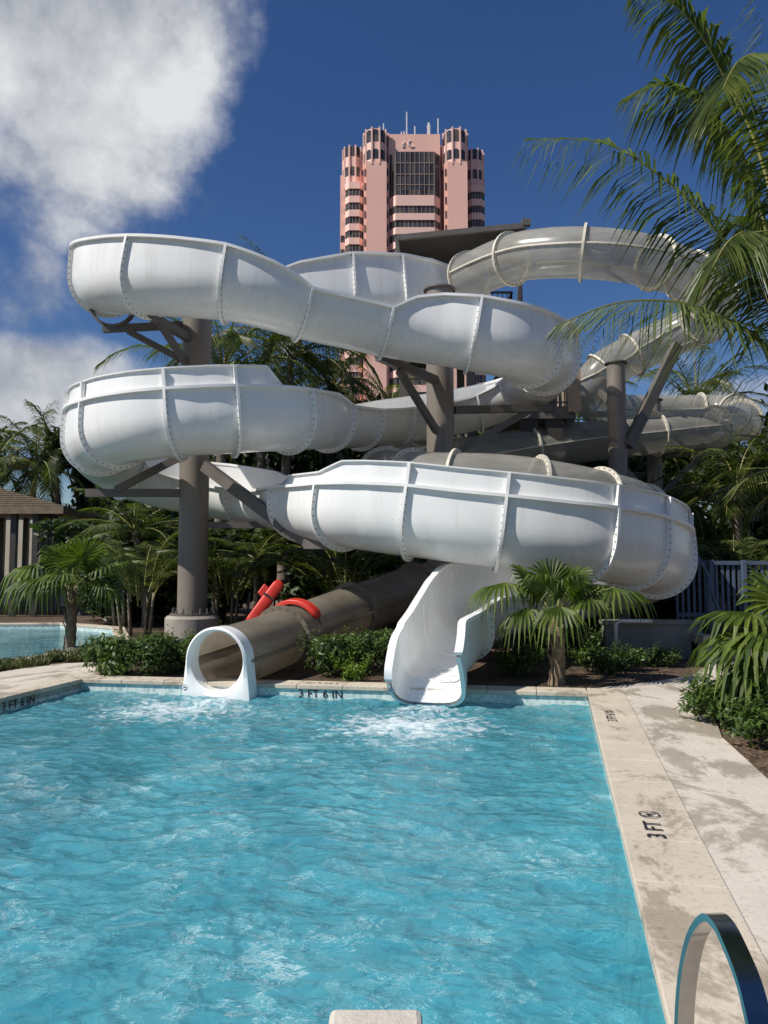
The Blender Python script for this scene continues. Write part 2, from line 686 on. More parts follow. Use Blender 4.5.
cr = ramp(nt, [(.08, (2.8, 3.0, 3.5)), (.45, (5.0, 5.2, 5.6)), (.9, (8.0, 8.1, 8.2))])
nt.links.new(sh2.outputs[0], cr.inputs[0])
cfac = N(nt, 'ShaderNodeMath', operation='MULTIPLY')
cfac.inputs[1].default_value = .94
nt.links.new(cm.outputs[0], cfac.inputs[0])
skyc = mixc(nt, cfac.outputs[0], hs.outputs[0], cr.outputs[0])
nt.links.new(skyc, bg.inputs['Color'])
bg.inputs['Strength'].default_value = .10
nt.links.new(bg.outputs[0], wo.inputs[0])
SC.view_settings.view_transform = 'Standard'
SC.view_settings.look = 'None'
SC.view_settings.exposure = 0
SC.cycles.max_bounces = 8
SC.cycles.transparent_max_bounces = 16
SC.cycles.caustics_reflective = False
SC.cycles.caustics_refractive = False
SC.cycles.use_denoising = True

# ------------------------------------------------------------------ ground, pool, deck
RC = G(588, 693)                       # far right corner of the pool
LC = V((-4.02, 10.35, 0))              # far left corner
U = V((.215, .9766, 0))                # long axis of the pool (away from camera)
WV = (RC - LC).normalized()
NEAR_Y = 1.45
NR = RC - U * ((RC.y - NEAR_Y) / U.y)
NL = LC - U * ((LC.y - 2.9) / U.y)
WATER_Z = -.165
POOL_Z = -1.25
pool = [LC, RC, NR, NL]


def pip(x, y, poly):
    c = False
    n = len(poly)
    for i in range(n):
        x0, y0 = poly[i][0], poly[i][1]
        x1, y1 = poly[i - 1][0], poly[i - 1][1]
        if (y0 > y) != (y1 > y) and x < (x1 - x0) * (y - y0) / (y1 - y0) + x0:
            c = not c
    return c


def sheet(name, outer, holes, z, mat, depth=0.0):
    vs, es = [], []
    for lp in [outer] + holes:
        o = len(vs)
        vs += [V((p[0], p[1])) for p in lp]
        es += [(o + i, o + (i + 1) % len(lp)) for i in range(len(lp))]
    rv, re, rf, _, _, _ = delaunay_2d_cdt(vs, es, [], 0, 1e-5)
    mb = MB()
    fs = []
    for f in rf:
        cx = sum(rv[i].x for i in f) / len(f)
        cy = sum(rv[i].y for i in f) / len(f)
        if pip(cx, cy, outer) and not any(pip(cx, cy, h) for h in holes):
            a = sum((rv[f[i - 1]].x * rv[f[i]].y - rv[f[i]].x * rv[f[i - 1]].y) for i in range(len(f)))
            fs.append(tuple(f) if a > 0 else tuple(f)[::-1])
    mb.add([(v.x, v.y, z) for v in rv], fs)
    if depth:
        for lp in [outer] + holes:
            for i in range(len(lp)):
                p, q = lp[i - 1], lp[i]
                mb.add([(p[0], p[1], z), (q[0], q[1], z), (q[0], q[1], z - depth), (p[0], p[1], z - depth)], [(0, 1, 2, 3)])
    return mb.build(name, mat, kind='structure')


river = [G(x, y) for x, y in ((-260, 626), (60, 624), (112, 628), (116, 640), (72, 648), (40, 656), (0, 664), (-60, 678), (-260, 700))]
BIG = 2600
sheet('ground', [(-BIG, -BIG), (BIG, -BIG), (BIG, BIG), (-BIG, BIG)], [pool, river], -.035, M['mulch'])

deck_pts = [RC + WV * .02 + U * .32] + [G(x, y) for x, y in ((650, 682), (692, 676), (709, 664), (714, 649), (900, 645), (920, 660), (760, 668), (722, 684),
            (708, 700), (722, 737), (768, 779), (840, 850))] + [V((3.3, 1.2, 0)), V((7, -9, 0)), V((-12, -9, 0)), V((-9, 2, 0))] + \
    [G(x, y) for x, y in ((-300, 748), (-100, 692), (0, 672), (45, 664.5), (92, 662), (108, 667), (98, 676))] + [LC + U * .32, LC, NL, NR, RC]
sheet('deck', deck_pts, [], 0.0, M['deck'], .12)

# pool shell
mb = MB()
for a, b in ((LC, RC), (RC, NR), (NR, NL), (NL, LC)):
    mb.add([(a.x, a.y, -.045), (b.x, b.y, -.045), (b.x, b.y, -.34), (a.x, a.y, -.34)], [(0, 1, 2, 3)], 0)
    mb.add([(a.x, a.y, -.34), (b.x, b.y, -.34), (b.x, b.y, POOL_Z), (a.x, a.y, POOL_Z)], [(0, 1, 2, 3)], 1)
mb.add([(p.x, p.y, POOL_Z) for p in pool], [(0, 3, 2, 1)], 1)
mb.build('pool_basin', [M['tile'], M['plaster']], kind='structure')


# coping stones: separate slabs with open joints
def coping_run(mb, a, b, width, outward, L=.62):
    d = (b - a)
    n = max(1, round(d.length / L))
    d = d / n
    t = d.normalized()
    for i in range(n):
        p = a + d * i + t * .003
        q = a + d * (i + 1) - t * .003
        c = (p + q) / 2 + outward * (width / 2 - .03)
        c.z = -.018 + random.uniform(-.001, .001)
        mb.obox(c, (q - p), outward * width, V((0, 0, .054)))


mb = MB()
outR = V((U.y, -U.x, 0))
outF = V((-WV.y, WV.x, 0))
coping_run(mb, RC + outR * .03 + U * .35, NR, .42, outR, .61)
coping_run(mb, LC - U * .0, RC, .36, outF, .61)
coping_run(mb, LC + U * .36, NL, .38, -outR, .61)
mb.build('coping', M['coping'], kind='structure', bevel=.008)

# ------------------------------------------------------------------ water
EX1 = P(218, 690, 9.45)
EX2 = P(424, 697, 9.0)
EX1.z = EX2.z = WATER_Z


def wave(x, y):
    h = 0
    p = V((x, y, 0))
    q = V((x + .35 * noise.noise(p * .9), y + .35 * noise.noise(p * .9 + V((7, 3, 1))), 0))
    h += .022 * noise.noise(q * .9 + V((3, 1, 5)))
    h += .016 * noise.noise(V((q.x * 2.0, q.y * 3.1, 1.3)))
    h += .015 * (1 - 2 * abs(noise.noise(V((q.x * 3.6 + 9, q.y * 5.2, 4.2)))))
    h += .0055 * (1 - 2 * abs(noise.noise(V((q.x * 8.5 + 2, q.y * 11, 8.2)))))
    for e, a in ((EX1, 1.0), (EX2, .9)):
        d = math.hypot(x - e.x, y - e.y)
        if d < 2.2:
            g = (1 - d / 2.2) ** 2
            h += a * g * (.035 * noise.noise(p * 5.5) + .03 * noise.noise(p * 11) + .025 * math.cos(d * 7))
    return h


def water_grid():
    mb = MB()
    nu, nv = 330, 200
    vs = []
    for i in range(nu + 1):
        t = (i / nu) ** .75
        # denser near the camera
        t = 1 - t
        a = LC + (NL - LC) * (1 - t) if False else NL + (LC - NL) * (1 - t)
        b = NR + (RC - NR) * (1 - t)
        for j in range(nv + 1):
            p = a + (b - a) * (j / nv)
            vs.append((p.x, p.y, WATER_Z + wave(p.x, p.y)))
    fs = []
    for i in range(nu):
        for j in range(nv):
            k = i * (nv + 1) + j
            fs.append((k, k + 1, k + nv + 2, k + nv + 1))
    mb.add(vs, fs)
    return mb


def mat_water(name, foam=True, shady=False):
    m, nt, out = nodes_of(name)
    geo = nt.nodes.new('ShaderNodeNewGeometry')
    pos = geo.outputs['Position']
    # fine ripples
    mp = N(nt, 'ShaderNodeMapping')
    mp.inputs['Scale'].default_value = (1, 1.5, 1)
    mp.inputs['Rotation'].default_value = (0, 0, .3)
    nt.links.new(pos, mp.inputs[0])
    n1 = noise_n(nt, mp.outputs[0], 4.2, 3, .5, 1.0)
    n2 = noise_n(nt, mp.outputs[0], 13, 3, .55, .8)
    ad = N(nt, 'ShaderNodeMath', operation='MULTIPLY_ADD')
    nt.links.new(n2.outputs[0], ad.inputs[0])
    ad.inputs[1].default_value = .22
    nt.links.new(n1.outputs[0], ad.inputs[2])
    bp = N(nt, 'ShaderNodeBump')
    bp.inputs['Strength'].default_value = .42
    bp.inputs['Distance'].default_value = .045
    nt.links.new(ad.outputs[0], bp.inputs['Height'])
    # caustic light painted into the water colour as noise ridges, shifted by the bump
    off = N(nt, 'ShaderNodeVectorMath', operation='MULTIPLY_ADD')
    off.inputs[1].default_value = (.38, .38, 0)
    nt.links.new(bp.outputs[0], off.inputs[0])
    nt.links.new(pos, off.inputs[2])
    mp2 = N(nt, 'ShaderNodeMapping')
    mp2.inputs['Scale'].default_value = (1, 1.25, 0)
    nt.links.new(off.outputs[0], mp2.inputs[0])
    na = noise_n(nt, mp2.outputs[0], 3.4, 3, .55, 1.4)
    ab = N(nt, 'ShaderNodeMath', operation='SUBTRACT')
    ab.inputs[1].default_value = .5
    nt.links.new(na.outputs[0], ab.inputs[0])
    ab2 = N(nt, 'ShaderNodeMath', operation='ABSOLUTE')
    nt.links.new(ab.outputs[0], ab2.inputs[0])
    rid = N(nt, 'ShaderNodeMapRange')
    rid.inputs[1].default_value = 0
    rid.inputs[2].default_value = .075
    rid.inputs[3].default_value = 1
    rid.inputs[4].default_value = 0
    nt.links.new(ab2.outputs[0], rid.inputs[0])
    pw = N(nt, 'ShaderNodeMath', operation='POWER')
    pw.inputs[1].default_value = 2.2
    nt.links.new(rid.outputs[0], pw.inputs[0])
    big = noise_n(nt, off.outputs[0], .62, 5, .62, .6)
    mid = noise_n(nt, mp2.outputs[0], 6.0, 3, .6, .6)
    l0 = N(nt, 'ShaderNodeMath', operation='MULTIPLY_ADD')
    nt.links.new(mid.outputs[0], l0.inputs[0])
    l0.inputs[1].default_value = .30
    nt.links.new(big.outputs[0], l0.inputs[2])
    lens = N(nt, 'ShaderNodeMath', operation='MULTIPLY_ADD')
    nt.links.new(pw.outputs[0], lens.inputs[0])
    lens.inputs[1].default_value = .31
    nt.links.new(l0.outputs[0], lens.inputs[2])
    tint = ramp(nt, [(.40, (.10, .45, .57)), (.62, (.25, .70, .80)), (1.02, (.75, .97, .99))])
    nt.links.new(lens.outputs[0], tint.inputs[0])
    tr = N(nt, 'ShaderNodeBsdfTransparent')
    nt.links.new(tint.outputs[0], tr.inputs[0])
    # slightly milky body; bright ridges in its colour repeat the painted caustics
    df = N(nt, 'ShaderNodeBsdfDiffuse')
    kd = .45 if shady else 1.0  # river body colour darkened to stand for shade on it
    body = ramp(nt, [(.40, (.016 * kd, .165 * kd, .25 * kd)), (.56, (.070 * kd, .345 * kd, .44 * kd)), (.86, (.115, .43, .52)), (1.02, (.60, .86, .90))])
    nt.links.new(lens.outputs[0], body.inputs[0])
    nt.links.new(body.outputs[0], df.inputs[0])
    nt.links.new(bp.outputs[0], df.inputs['Normal'])
    m1 = N(nt, 'ShaderNodeMixShader')
    m1.inputs[0].default_value = .55
    nt.links.new(tr.outputs[0], m1.inputs[1])
    nt.links.new(df.outputs[0], m1.inputs[2])
    gl = N(nt, 'ShaderNodeBsdfGlossy')
    gl.inputs['Roughness'].default_value = .03
    nt.links.new(bp.outputs[0], gl.inputs['Normal'])
    fr = N(nt, 'ShaderNodeFresnel')
    fr.inputs['IOR'].default_value = 1.33
    nt.links.new(bp.outputs[0], fr.inputs['Normal'])
    m2 = N(nt, 'ShaderNodeMixShader')
    nt.links.new(fr.outputs[0], m2.inputs[0])
    nt.links.new(m1.outputs[0], m2.inputs[1])
    nt.links.new(gl.outputs[0], m2.inputs[2])
    last = m2.outputs[0]
    if foam:
        fm = None
        nf = noise_n(nt, pos, 7, 8, .7, 1.0)
        for e, dx, dy, r in ((EX1, -.45, -.40, 1.4), (EX2, -.25, -.85, 1.5), (EX1, .0, .1, .5), (EX2, 0, .1, .6)):
            ds = N(nt, 'ShaderNodeVectorMath', operation='DISTANCE')
            ds.inputs[1].default_value = (e.x + dx, e.y + dy, WATER_Z)
            nt.links.new(pos, ds.inputs[0])
            mr = N(nt, 'ShaderNodeMapRange')
            mr.inputs[1].default_value = 0
            mr.inputs[2].default_value = r
            mr.inputs[3].default_value = .36
            mr.inputs[4].default_value = 0
            nt.links.new(ds.outputs['Value'], mr.inputs[0])
            if fm is None:
                fm = mr.outputs[0]
            else:
                x = N(nt, 'ShaderNodeMath', operation='MAXIMUM')
                nt.links.new(fm, x.inputs[0])
                nt.links.new(mr.outputs[0], x.inputs[1])
                fm = x.outputs[0]
        s = N(nt, 'ShaderNodeMath', operation='ADD')
        nt.links.new(fm, s.inputs[0])
        nt.links.new(nf.outputs[0], s.inputs[1])
        fr2 = ramp(nt, [(.66, (0, 0, 0)), (.90, (.9, .9, .9))])
        nt.links.new(s.outputs[0], fr2.inputs[0])
        fd = N(nt, 'ShaderNodeBsdfDiffuse')
        fd.inputs[0].default_value = (.75, .82, .84, 1)
        m3 = N(nt, 'ShaderNodeMixShader')
        nt.links.new(fr2.outputs[0], m3.inputs[0])
        nt.links.new(last, m3.inputs[1])
        nt.links.new(fd.outputs[0], m3.inputs[2])
        last = m3.outputs[0]
    nt.links.new(last, out.inputs[0])
    return m


M['water'] = mat_water('pool_water')
M['river'] = mat_water('river_water', False, True)
water_grid().build('water', M['water'], smooth=True, kind='structure')

# lazy river channel at the left
mb = MB()
for i in range(len(river)):
    a, b = river[i - 1], river[i]
    mb.add([(a.x, a.y, -.02), (b.x, b.y, -.02), (b.x, b.y, -.9), (a.x, a.y, -.9)], [(0, 1, 2, 3)], 0)
rb = mb
rb.add([(p.x, p.y, -.9) for p in river], [tuple(range(len(river)))], 1)
rb.build('river_basin', [M['tile'], M['plaster']], kind='structure')
sheet('river', [tuple(p.xy) for p in river], [], -.13, M['river'])
mb = MB()
for i in range(1, len(river)):
    a, b = river[i - 1], river[i]
    d = (b - a).normalized()
    o = V((-d.y, d.x, 0))
    c = (a + b) / 2 + o * .14
    c.z = -.01
    mb.obox(c, (b - a) + d * .08, o * .30, V((0, 0, .06)))
mb.build('river_kerb', M['coping'], kind='structure', bevel=.01)

# ------------------------------------------------------------------ slides
FL = .08          # flange height


def resample(poly, n):
    d = [0]
    for i in range(1, len(poly)):
        d.append(d[-1] + math.dist(poly[i], poly[i - 1]))
    out = []
    j = 0
    for k in range(n):
        t = d[-1] * k / (n - 1)
        while j < len(d) - 2 and d[j + 1] < t:
            j += 1
        q = (t - d[j]) / max(1e-9, d[j + 1] - d[j])
        out.append((poly[j][0] + (poly[j + 1][0] - poly[j][0]) * q, poly[j][1] + (poly[j + 1][1] - poly[j][1]) * q))
    return out


def profile(r, hr, hl, n=26):
    pts = []
    pw = 1 - min(.48, max(0, .5 - r) * 6)        # the outlet flattens into a trough with a level floor
    if hr > 0:
        for k in range(6, 0, -1):
            t = k / 6
            pts.append((r - .05 * hr * t * t, hr * t))
    a0 = math.asin(min(.98, max(0, -hr / r)))
    a1 = PI - math.asin(min(.98, max(0, -hl / r)))
    for k in range(21):
        a = a0 + (a1 - a0) * k / 20
        ca, sa = math.cos(a), math.sin(a)
        pts.append((r * math.copysign(abs(ca) ** pw, ca), -r * abs(sa) ** pw))
    if hl > 0:
        for k in range(1, 7):
            t = k / 6
            pts.append((-(r - .05 * hl * t * t), hl * t))
    return resample(pts, n)


def frames(pts):
    fr = []
    for i, p in enumerate(pts):
        t = (pts[min(i + 1, len(pts) - 1)] - pts[max(i - 1, 0)]).normalized()
        s = t.cross(V((0, 0, 1))).normalized()
        u = s.cross(t)
        fr.append((p, t, s, u))
    return fr


def lay(f, prof, dt=0.0):
    p, t, s, u = f
    return [p + t * dt + s * a + u * b for a, b in prof]


def offset(prof, o):
    n = len(prof)
    out = []
    for i in range(n):
        a, b = prof[max(i - 1, 0)], prof[min(i + 1, n - 1)]
        tx, ty = b[0] - a[0], b[1] - a[1]
        L = math.hypot(tx, ty) or 1
        out.append((prof[i][0] + (-ty / L) * -o * -1 * -1, prof[i][1] + (tx / L) * -o))
    return out


def offset_out(prof, o, closed=False):
    n = len(prof)
    out = []
    for i in range(n):
        if closed:
            a, b = prof[i - 1], prof[(i + 1) % n]
        else:
            a, b = prof[max(i - 1, 0)], prof[min(i + 1, n - 1)]
        tx, ty = b[0] - a[0], b[1] - a[1]
        L = math.hypot(tx, ty) or 1
        nx, ny = ty / L, -tx / L
        # choose the side that points away from the channel centre
        if nx * prof[i][0] + ny * (prof[i][1] - .05) < 0:
            nx, ny = -nx, -ny
        out.append((prof[i][0] + nx * o, prof[i][1] + ny * o))
    return out


def add_bolts(mb, f, ring, dt, step, mi=1, r=.0105):
    """small hex heads on both faces of a flange"""
    p, t, s, u = f
    acc = step / 2
    for i in range(1, len(ring)):
        a, b = ring[i - 1], ring[i]
        L = math.dist(a, b)
        while acc < L:
            q = acc / L
            x, y = a[0] + (b[0] - a[0]) * q, a[1] + (b[1] - a[1]) * q
            for sg in (-1, 1):
                c = p + s * x + u * y + t * sg * dt
                top = c + t * sg * .012
                vs = [c + (s * math.cos(k * PI / 3) + u * math.sin(k * PI / 3)) * r for k in range(6)]
                vs += [top + (s * math.cos(k * PI / 3) + u * math.sin(k * PI / 3)) * r for k in range(6)]
                mb.add(vs, [(k, (k + 1) % 6, 6 + (k + 1) % 6, 6 + k) for k in range(6)] + [tuple(range(6, 12))], mi)
            acc += step
        acc -= L


def flange(name, f, prof, mats, parent, w=FL, th=.045, closed=False, step=.11):
    mb = MB()
    inn = offset_out(prof, -.004, closed)
    outp = offset_out(prof, w, closed)
    mid = offset_out(prof, w * .62, closed)
    if closed:
        inn = inn + inn[:1]
        outp = outp + outp[:1]
        mid = mid + mid[:1]
    A, B = lay(f, inn, -th / 2), lay(f, outp, -th / 2)
    C, D = lay(f, outp, th / 2), lay(f, inn, th / 2)
    mb.strip(A, B)
    mb.strip(B, C)
    mb.strip(C, D)
    mb.strip(D, A)
    if not closed:
        for k in (0, -1):
            mb.add([A[k], B[k], C[k], D[k]], [(0, 1, 2, 3)])
    add_bolts(mb, f, mid, th / 2, step)
    return mb.build(name, mats, parent, smooth='auto')


PER = 8


def sample(stations):
    pts = [s[0] for s in stations]
    P_, R_, HR, HL = [], [], [], []
    for i in range(len(pts) - 1):
        for k in range(PER):
            t = k / PER
            P_.append(catmull(pts, t, i))
            a, b = stations[i], stations[i + 1]
            R_.append(a[1] + (b[1] - a[1]) * t)
            HR.append(a[2] + (b[2] - a[2]) * t)
            HL.append(a[3] + (b[3] - a[3]) * t)
    P_.append(pts[-1].copy())
    R_.append(stations[-1][1])
    HR.append(stations[-1][2])
    HL.append(stations[-1][3])
    # soften slightly
    return frames(P_), R_, HR, HL


# (px, py, depth, radius, right wall, left wall, joint)
r6 = .60
WST = [
    (470, 303, 18.6, r6, .1, .4, 1),
    (420, 303, 17.6, r6, .0, .80, 0),
    (395, 302, 17.2, r6, .0, .86, 1),
    (350, 300, 16.9, r6, .0, .82, 1),
    (300, 300, 16.7, r6, .1, .60, 0),
    (260, 296, 16.7, r6, .2, .15, 1),
    (200, 290, 16.6, r6, .3, .1, 1),
    (150, 285, 16.0, r6, .5, .0, 1),
    (118, 283, 15.1, r6, .52, .0, 0),
    (106, 281, 14.2, r6, .54, .0, 1),
    (120, 280, 13.5, r6, .53, .0, 0),
    (148, 280, 13.05, r6, .52, .0, 1),
    (188, 282, 12.85, r6, .49, .0, 0),
    (228, 285, 12.8, r6, .43, .0, 1),
    (265, 293, 12.9, r6, .30, .02, 0),
    (302, 304, 13.15, r6, .05, .1, 1),
    (345, 314, 13.4, r6, .05, .14, 0),
    (385, 323, 13.6, r6, .06, .12, 1),
    (412, 328, 13.65, r6, .34, .06, 0),
    (440, 332, 13.65, r6, .46, .0, 0),
    (472, 337, 13.6, r6, .52, .0, 1),
    (510, 345, 13.7, r6, .52, .0, 0),
    (530, 353, 14.1, r6, .52, .0, 1),
    (545, 362, 14.9, r6, .60, .0, 1),
    (540, 374, 15.9, r6, .56, .0, 0),
    (515, 389, 16.6, r6, .50, .0, 1),
    (475, 403, 16.9, r6, .48, .02, 1),
    (430, 412, 16.7, r6, .45, .03, 0),
    (395, 416, 16.2, r6, .38, .05, 1),
    (360, 418, 15.5, r6, .26, .06, 1),
    (328, 418, 14.7, r6, .10, .14, 1),
    (310, 417, 14.1, r6, .05, .34, 0),
    (288, 417, 13.5, r6, .0, .38, 1),
    (260, 417, 13.1, r6, .0, .40, 0),
    (232, 418, 12.85, r6, .0, .40, 1),
    (205, 419, 12.75, r6, .0, .39, 0),
    (178, 421, 12.7, r6, .0, .39, 1),
    (145, 425, 12.8, r6, .0, .40, 0),
    (116, 431, 13.2, r6, .0, .42, 1),
    (100, 440, 14.0, r6, .0, .50, 1),
    (106, 454, 15.0, r6, .0, .50, 0),
    (130, 469, 15.7, r6, .02, .52, 1),
    (170, 481, 16.0, r6, .04, .54, 0),
    (210, 488, 15.9, r6, .04, .54, 1),
    (250, 495, 15.3, r6, .05, .50, 1),
    (280, 499, 14.6, r6, .10, .26, 0),
    (303, 504, 13.6, r6, .24, .06, 1),
    (345, 510, 12.4, r6, .37, .0, 1),
    (378, 514, 12.05, r6, .41, .0, 0),
    (413, 518, 11.85, r6, .43, .0, 1),
    (455, 523, 11.7, r6, .42, .0, 0),
    (500, 528, 11.6, r6, .42, .0, 1),
    (545, 534, 11.6, r6, .43, .0, 0),
    (588, 540, 11.75, r6, .44, .0, 1),
    (632, 549, 12.3, r6, .46, .0, 1),
    (655, 560, 13.2, r6, .46, .0, 1),
    (640, 572, 14.2, r6, .46, .0, 0),
    (595, 584, 14.7, r6, .46, .0, 1),
    (548, 593, 14.1, r6, .5, .0, 1),
    (512, 598, 13.0, r6, .55, .0, 0),
    (482, 602, 12.0, .55, .56, .05, 1),
    (467, 610, 11.2, .48, .46, .15, 0),
    (456, 624, 10.55, .45, .40, .24, 1),
    (445, 638, 10.0, .43, .32, .31, 0),
    (436, 646, 9.64, .425, .24, .34, 0),
    (430, 653, 9.44, .42, .12, .34, 0),
    (425, 678, 9.12, .42, -.02, .39, 1),
]
wst = [(P(a, b, c), r, hr, hl) for a, b, c, r, hr, hl, j in WST]
fr, RR, HR, HL = sample(wst)
joints = [i * PER for i, s in enumerate(WST) if s[6]]
slide = root('water_slide', (wst[-1][0].x, wst[-1][0].y, 0), 'open white fibreglass flume slide winding in stacked curves down to the pool', 'water slide')
# guard panels above the rim on the camera side: (first px station, last) as sample ranges, side
G2 = (33 * PER - 2, 41 * PER, 'L')
G3 = (46 * PER + 1, 56 * PER, 'R')


def rim_pts(i, side):
    pr = profile(RR[i], HR[i], HL[i])
    return pr[0] if side == 'R' else pr[-1]


def rim(mb, i0, i1, side):
    sg = 1 if side == 'R' else -1
    rows = []
    for i in range(i0, i1 + 1):
        a, b = rim_pts(i, side)
        w = .075
        rows.append(lay(fr[i], [(a - sg * .02, b - .004), (a + sg * w, b - .004), (a + sg * w, b + .042), (a - sg * .02, b + .042)]))
    for k in range(4):
        mb.strip([r[k] for r in rows], [r[(k + 1) % 4] for r in rows])
    mb.add(rows[0], [(0, 1, 2, 3)])
    mb.add(rows[-1], [(3, 2, 1, 0)])


sections = []
for ji in range(len(joints) - 1):
    i0, i1 = joints[ji], joints[ji + 1]
    mb = MB()
    rows = [lay(fr[i], profile(RR[i], HR[i], HL[i])) for i in range(i0, i1 + 1)]
    for a, b in zip(rows[:-1], rows[1:]):
        mb.strip(a, b)
    # weld rows (strip adds copies): rebuild as a grid instead
    g = MB()
    n = len(rows[0])
    g.add([v for r in rows for v in r], [(i * n + k, i * n + k + 1, (i + 1) * n + k + 1, (i + 1) * n + k) for i in range(len(rows) - 1) for k in range(n - 1)])
    sec = g.build('flume_section', M['gelcoat'], slide, smooth=True)
    sections.append((i0, i1, sec))
    for sd_ in 'RL':
        rb = MB()
        rim(rb, i0, i1, sd_)
        rb.build('rim', M['gelrim'], sec, smooth='auto')
    last = ji == len(joints) - 2
    flange('joint_flange', fr[i0], profile(RR[i0], HR[i0], HL[i0]), [M['gelrim'], M['bolt']], sec)
    for (s0, s1, side) in (G2, G3):
        a, b = max(i0, s0), min(i1, s1)
        if b - a < 2:
            continue
        sg = 1 if side == 'R' else -1
        gb = MB()
        top, bot = [], []
        for i in range(a, b + 1):
            x, y = rim_pts(i, side)
            GH = .31
            h = GH
            if side == 'R':
                e = i - s0
                h = .15 if 1 < e < 8 else (.02 if e <= 1 else min(GH, .15 + (e - 7) * .055))
            elif i - s0 < 3:
                h = GH * max(.03, (i - s0) / 3)
            if s1 - i < 4:
                h = GH * max(.03, (s1 - i) / 4)
            bot.append(lay(fr[i], [(x - sg * .01, y + .04), (x - sg * .03, y + .04)]))
            top.append(lay(fr[i], [(x - sg * .035, y + .04 + h), (x - sg * .055, y + .04 + h)]))
        for P0, P1 in (([q[0] for q in bot], [q[0] for q in top]), ([q[1] for q in top], [q[1] for q in bot]), ([q[0] for q in top], [q[1] for q in top])):
            gb.strip(P0, P1)
        # top lip
        lipA = [lay(fr[i], [(rim_pts(i, side)[0] + sg * .03, 0)])[0] for i in range(a, b + 1)]
        rows2 = []
        for i, tp in zip(range(a, b + 1), top):
            s_ = fr[i][2] * sg
            u_ = fr[i][3]
            rows2.append([tp[1] - s_ * .01, tp[0] + s_ * .045, tp[0] + s_ * .045 + u_ * .022, tp[1] - s_ * .01 + u_ * .022])
        for k in range(4):
            gb.strip([r[k] for r in rows2], [r[(k + 1) % 4] for r in rows2])
        gd = gb.build('splash_guard', M['gelcoat'], sec, smooth='auto')
        # upright stiffener at the joint
        if a == i0 and top and (i0 - s0) > 8:
            f = fr[i0]
            x, y = rim_pts(i0, side)
            st = MB()
            c0 = f[0] + f[2] * (x + sg * .02) + f[3] * (y + .04 + .155)
            st.obox(c0, f[1] * .05, f[2] * .07, f[3] * .305)
            st.build('guard_stiffener', M['gelrim'], sec)

# outlet lip
i = len(fr) - 1
pr = profile(RR[i], HR[i], HL[i])
lip = MB()
o1 = offset_out(pr, .0)
o2 = offset_out(pr, .05)
A, B, C, D = lay(fr[i], o1, -.30), lay(fr[i], o2, -.16), lay(fr[i], o2, .03), lay(fr[i], o1, .045)
for X, Y in ((A, B), (B, C), (C, D)):
    lip.strip(X, Y)
lp = lip.build('outlet_lip', M['gelrim'], sections[-1][2], smooth='auto', bevel=.02)


def emblem(name, c, nrm, parent, w=.07, h=.045):
    """small oval maker's emblem: dark rim, white field and a dark bar"""
    nrm = nrm.normalized()
    sx = nrm.cross(V((0, 0, 1))).normalized() * -1
    sy = sx.cross(nrm) * -1
    mb = MB()

    def oval(a, b, lift, mi):
        mb.add([c + nrm * lift + sx * a * math.cos(k * PI / 8) + sy * b * math.sin(k * PI / 8) for k in range(16)], [tuple(range(16))], mi)
    oval(w, h, .004, 0)
    oval(w * .86, h * .8, .006, 1)
    oval(w * .6, h * .30, .008, 0)
    return mb.build(name, [M['logo'], M['gelrim']], parent)


# sheet of water running down the last chute
ws = MB()
rows = []
for i in range(len(fr) - 26, len(fr)):
    pr = profile(RR[i] - .012, 0, 0)
    pr = pr[8:18] if i > len(fr) - 12 else pr[9:17]
    rows.append([v + V((random.uniform(-.006, .006), 0, random.uniform(0, .012))) for v in lay(fr[i], pr)])
n = len(rows[0])
mw, nt, out = nodes_of('running_white_water')
nz = noise_n(nt, coords(nt, (5, 2.5, 2.5)), 3.0, 7, .7)
rz = ramp(nt, [(.42, (0, 0, 0)), (.68, (.8, .8, .8))])
nt.links.new(nz.outputs[0], rz.inputs[0])
t_ = N(nt, 'ShaderNodeBsdfTransparent')
d_ = N(nt, 'ShaderNodeBsdfPrincipled')
d_.inputs['Base Color'].default_value = (.8, .86, .88, 1)
d_.inputs['Roughness'].default_value = .15
mx_ = N(nt, 'ShaderNodeMixShader')
nt.links.new(rz.outputs[0], mx_.inputs[0])
nt.links.new(t_.outputs[0], mx_.inputs[1])
nt.links.new(d_.outputs[0], mx_.inputs[2])
nt.links.new(mx_.outputs[0], out.inputs[0])
M['runwater'] = mw
for ra, rb_ in zip(rows[:-1], rows[1:]):
    if len(ra) == len(rb_):
        ws.strip(ra, rb_)
wo_ = ws.build('running_water', M['runwater'], None, smooth=True)
wo_['kind'] = 'structure'

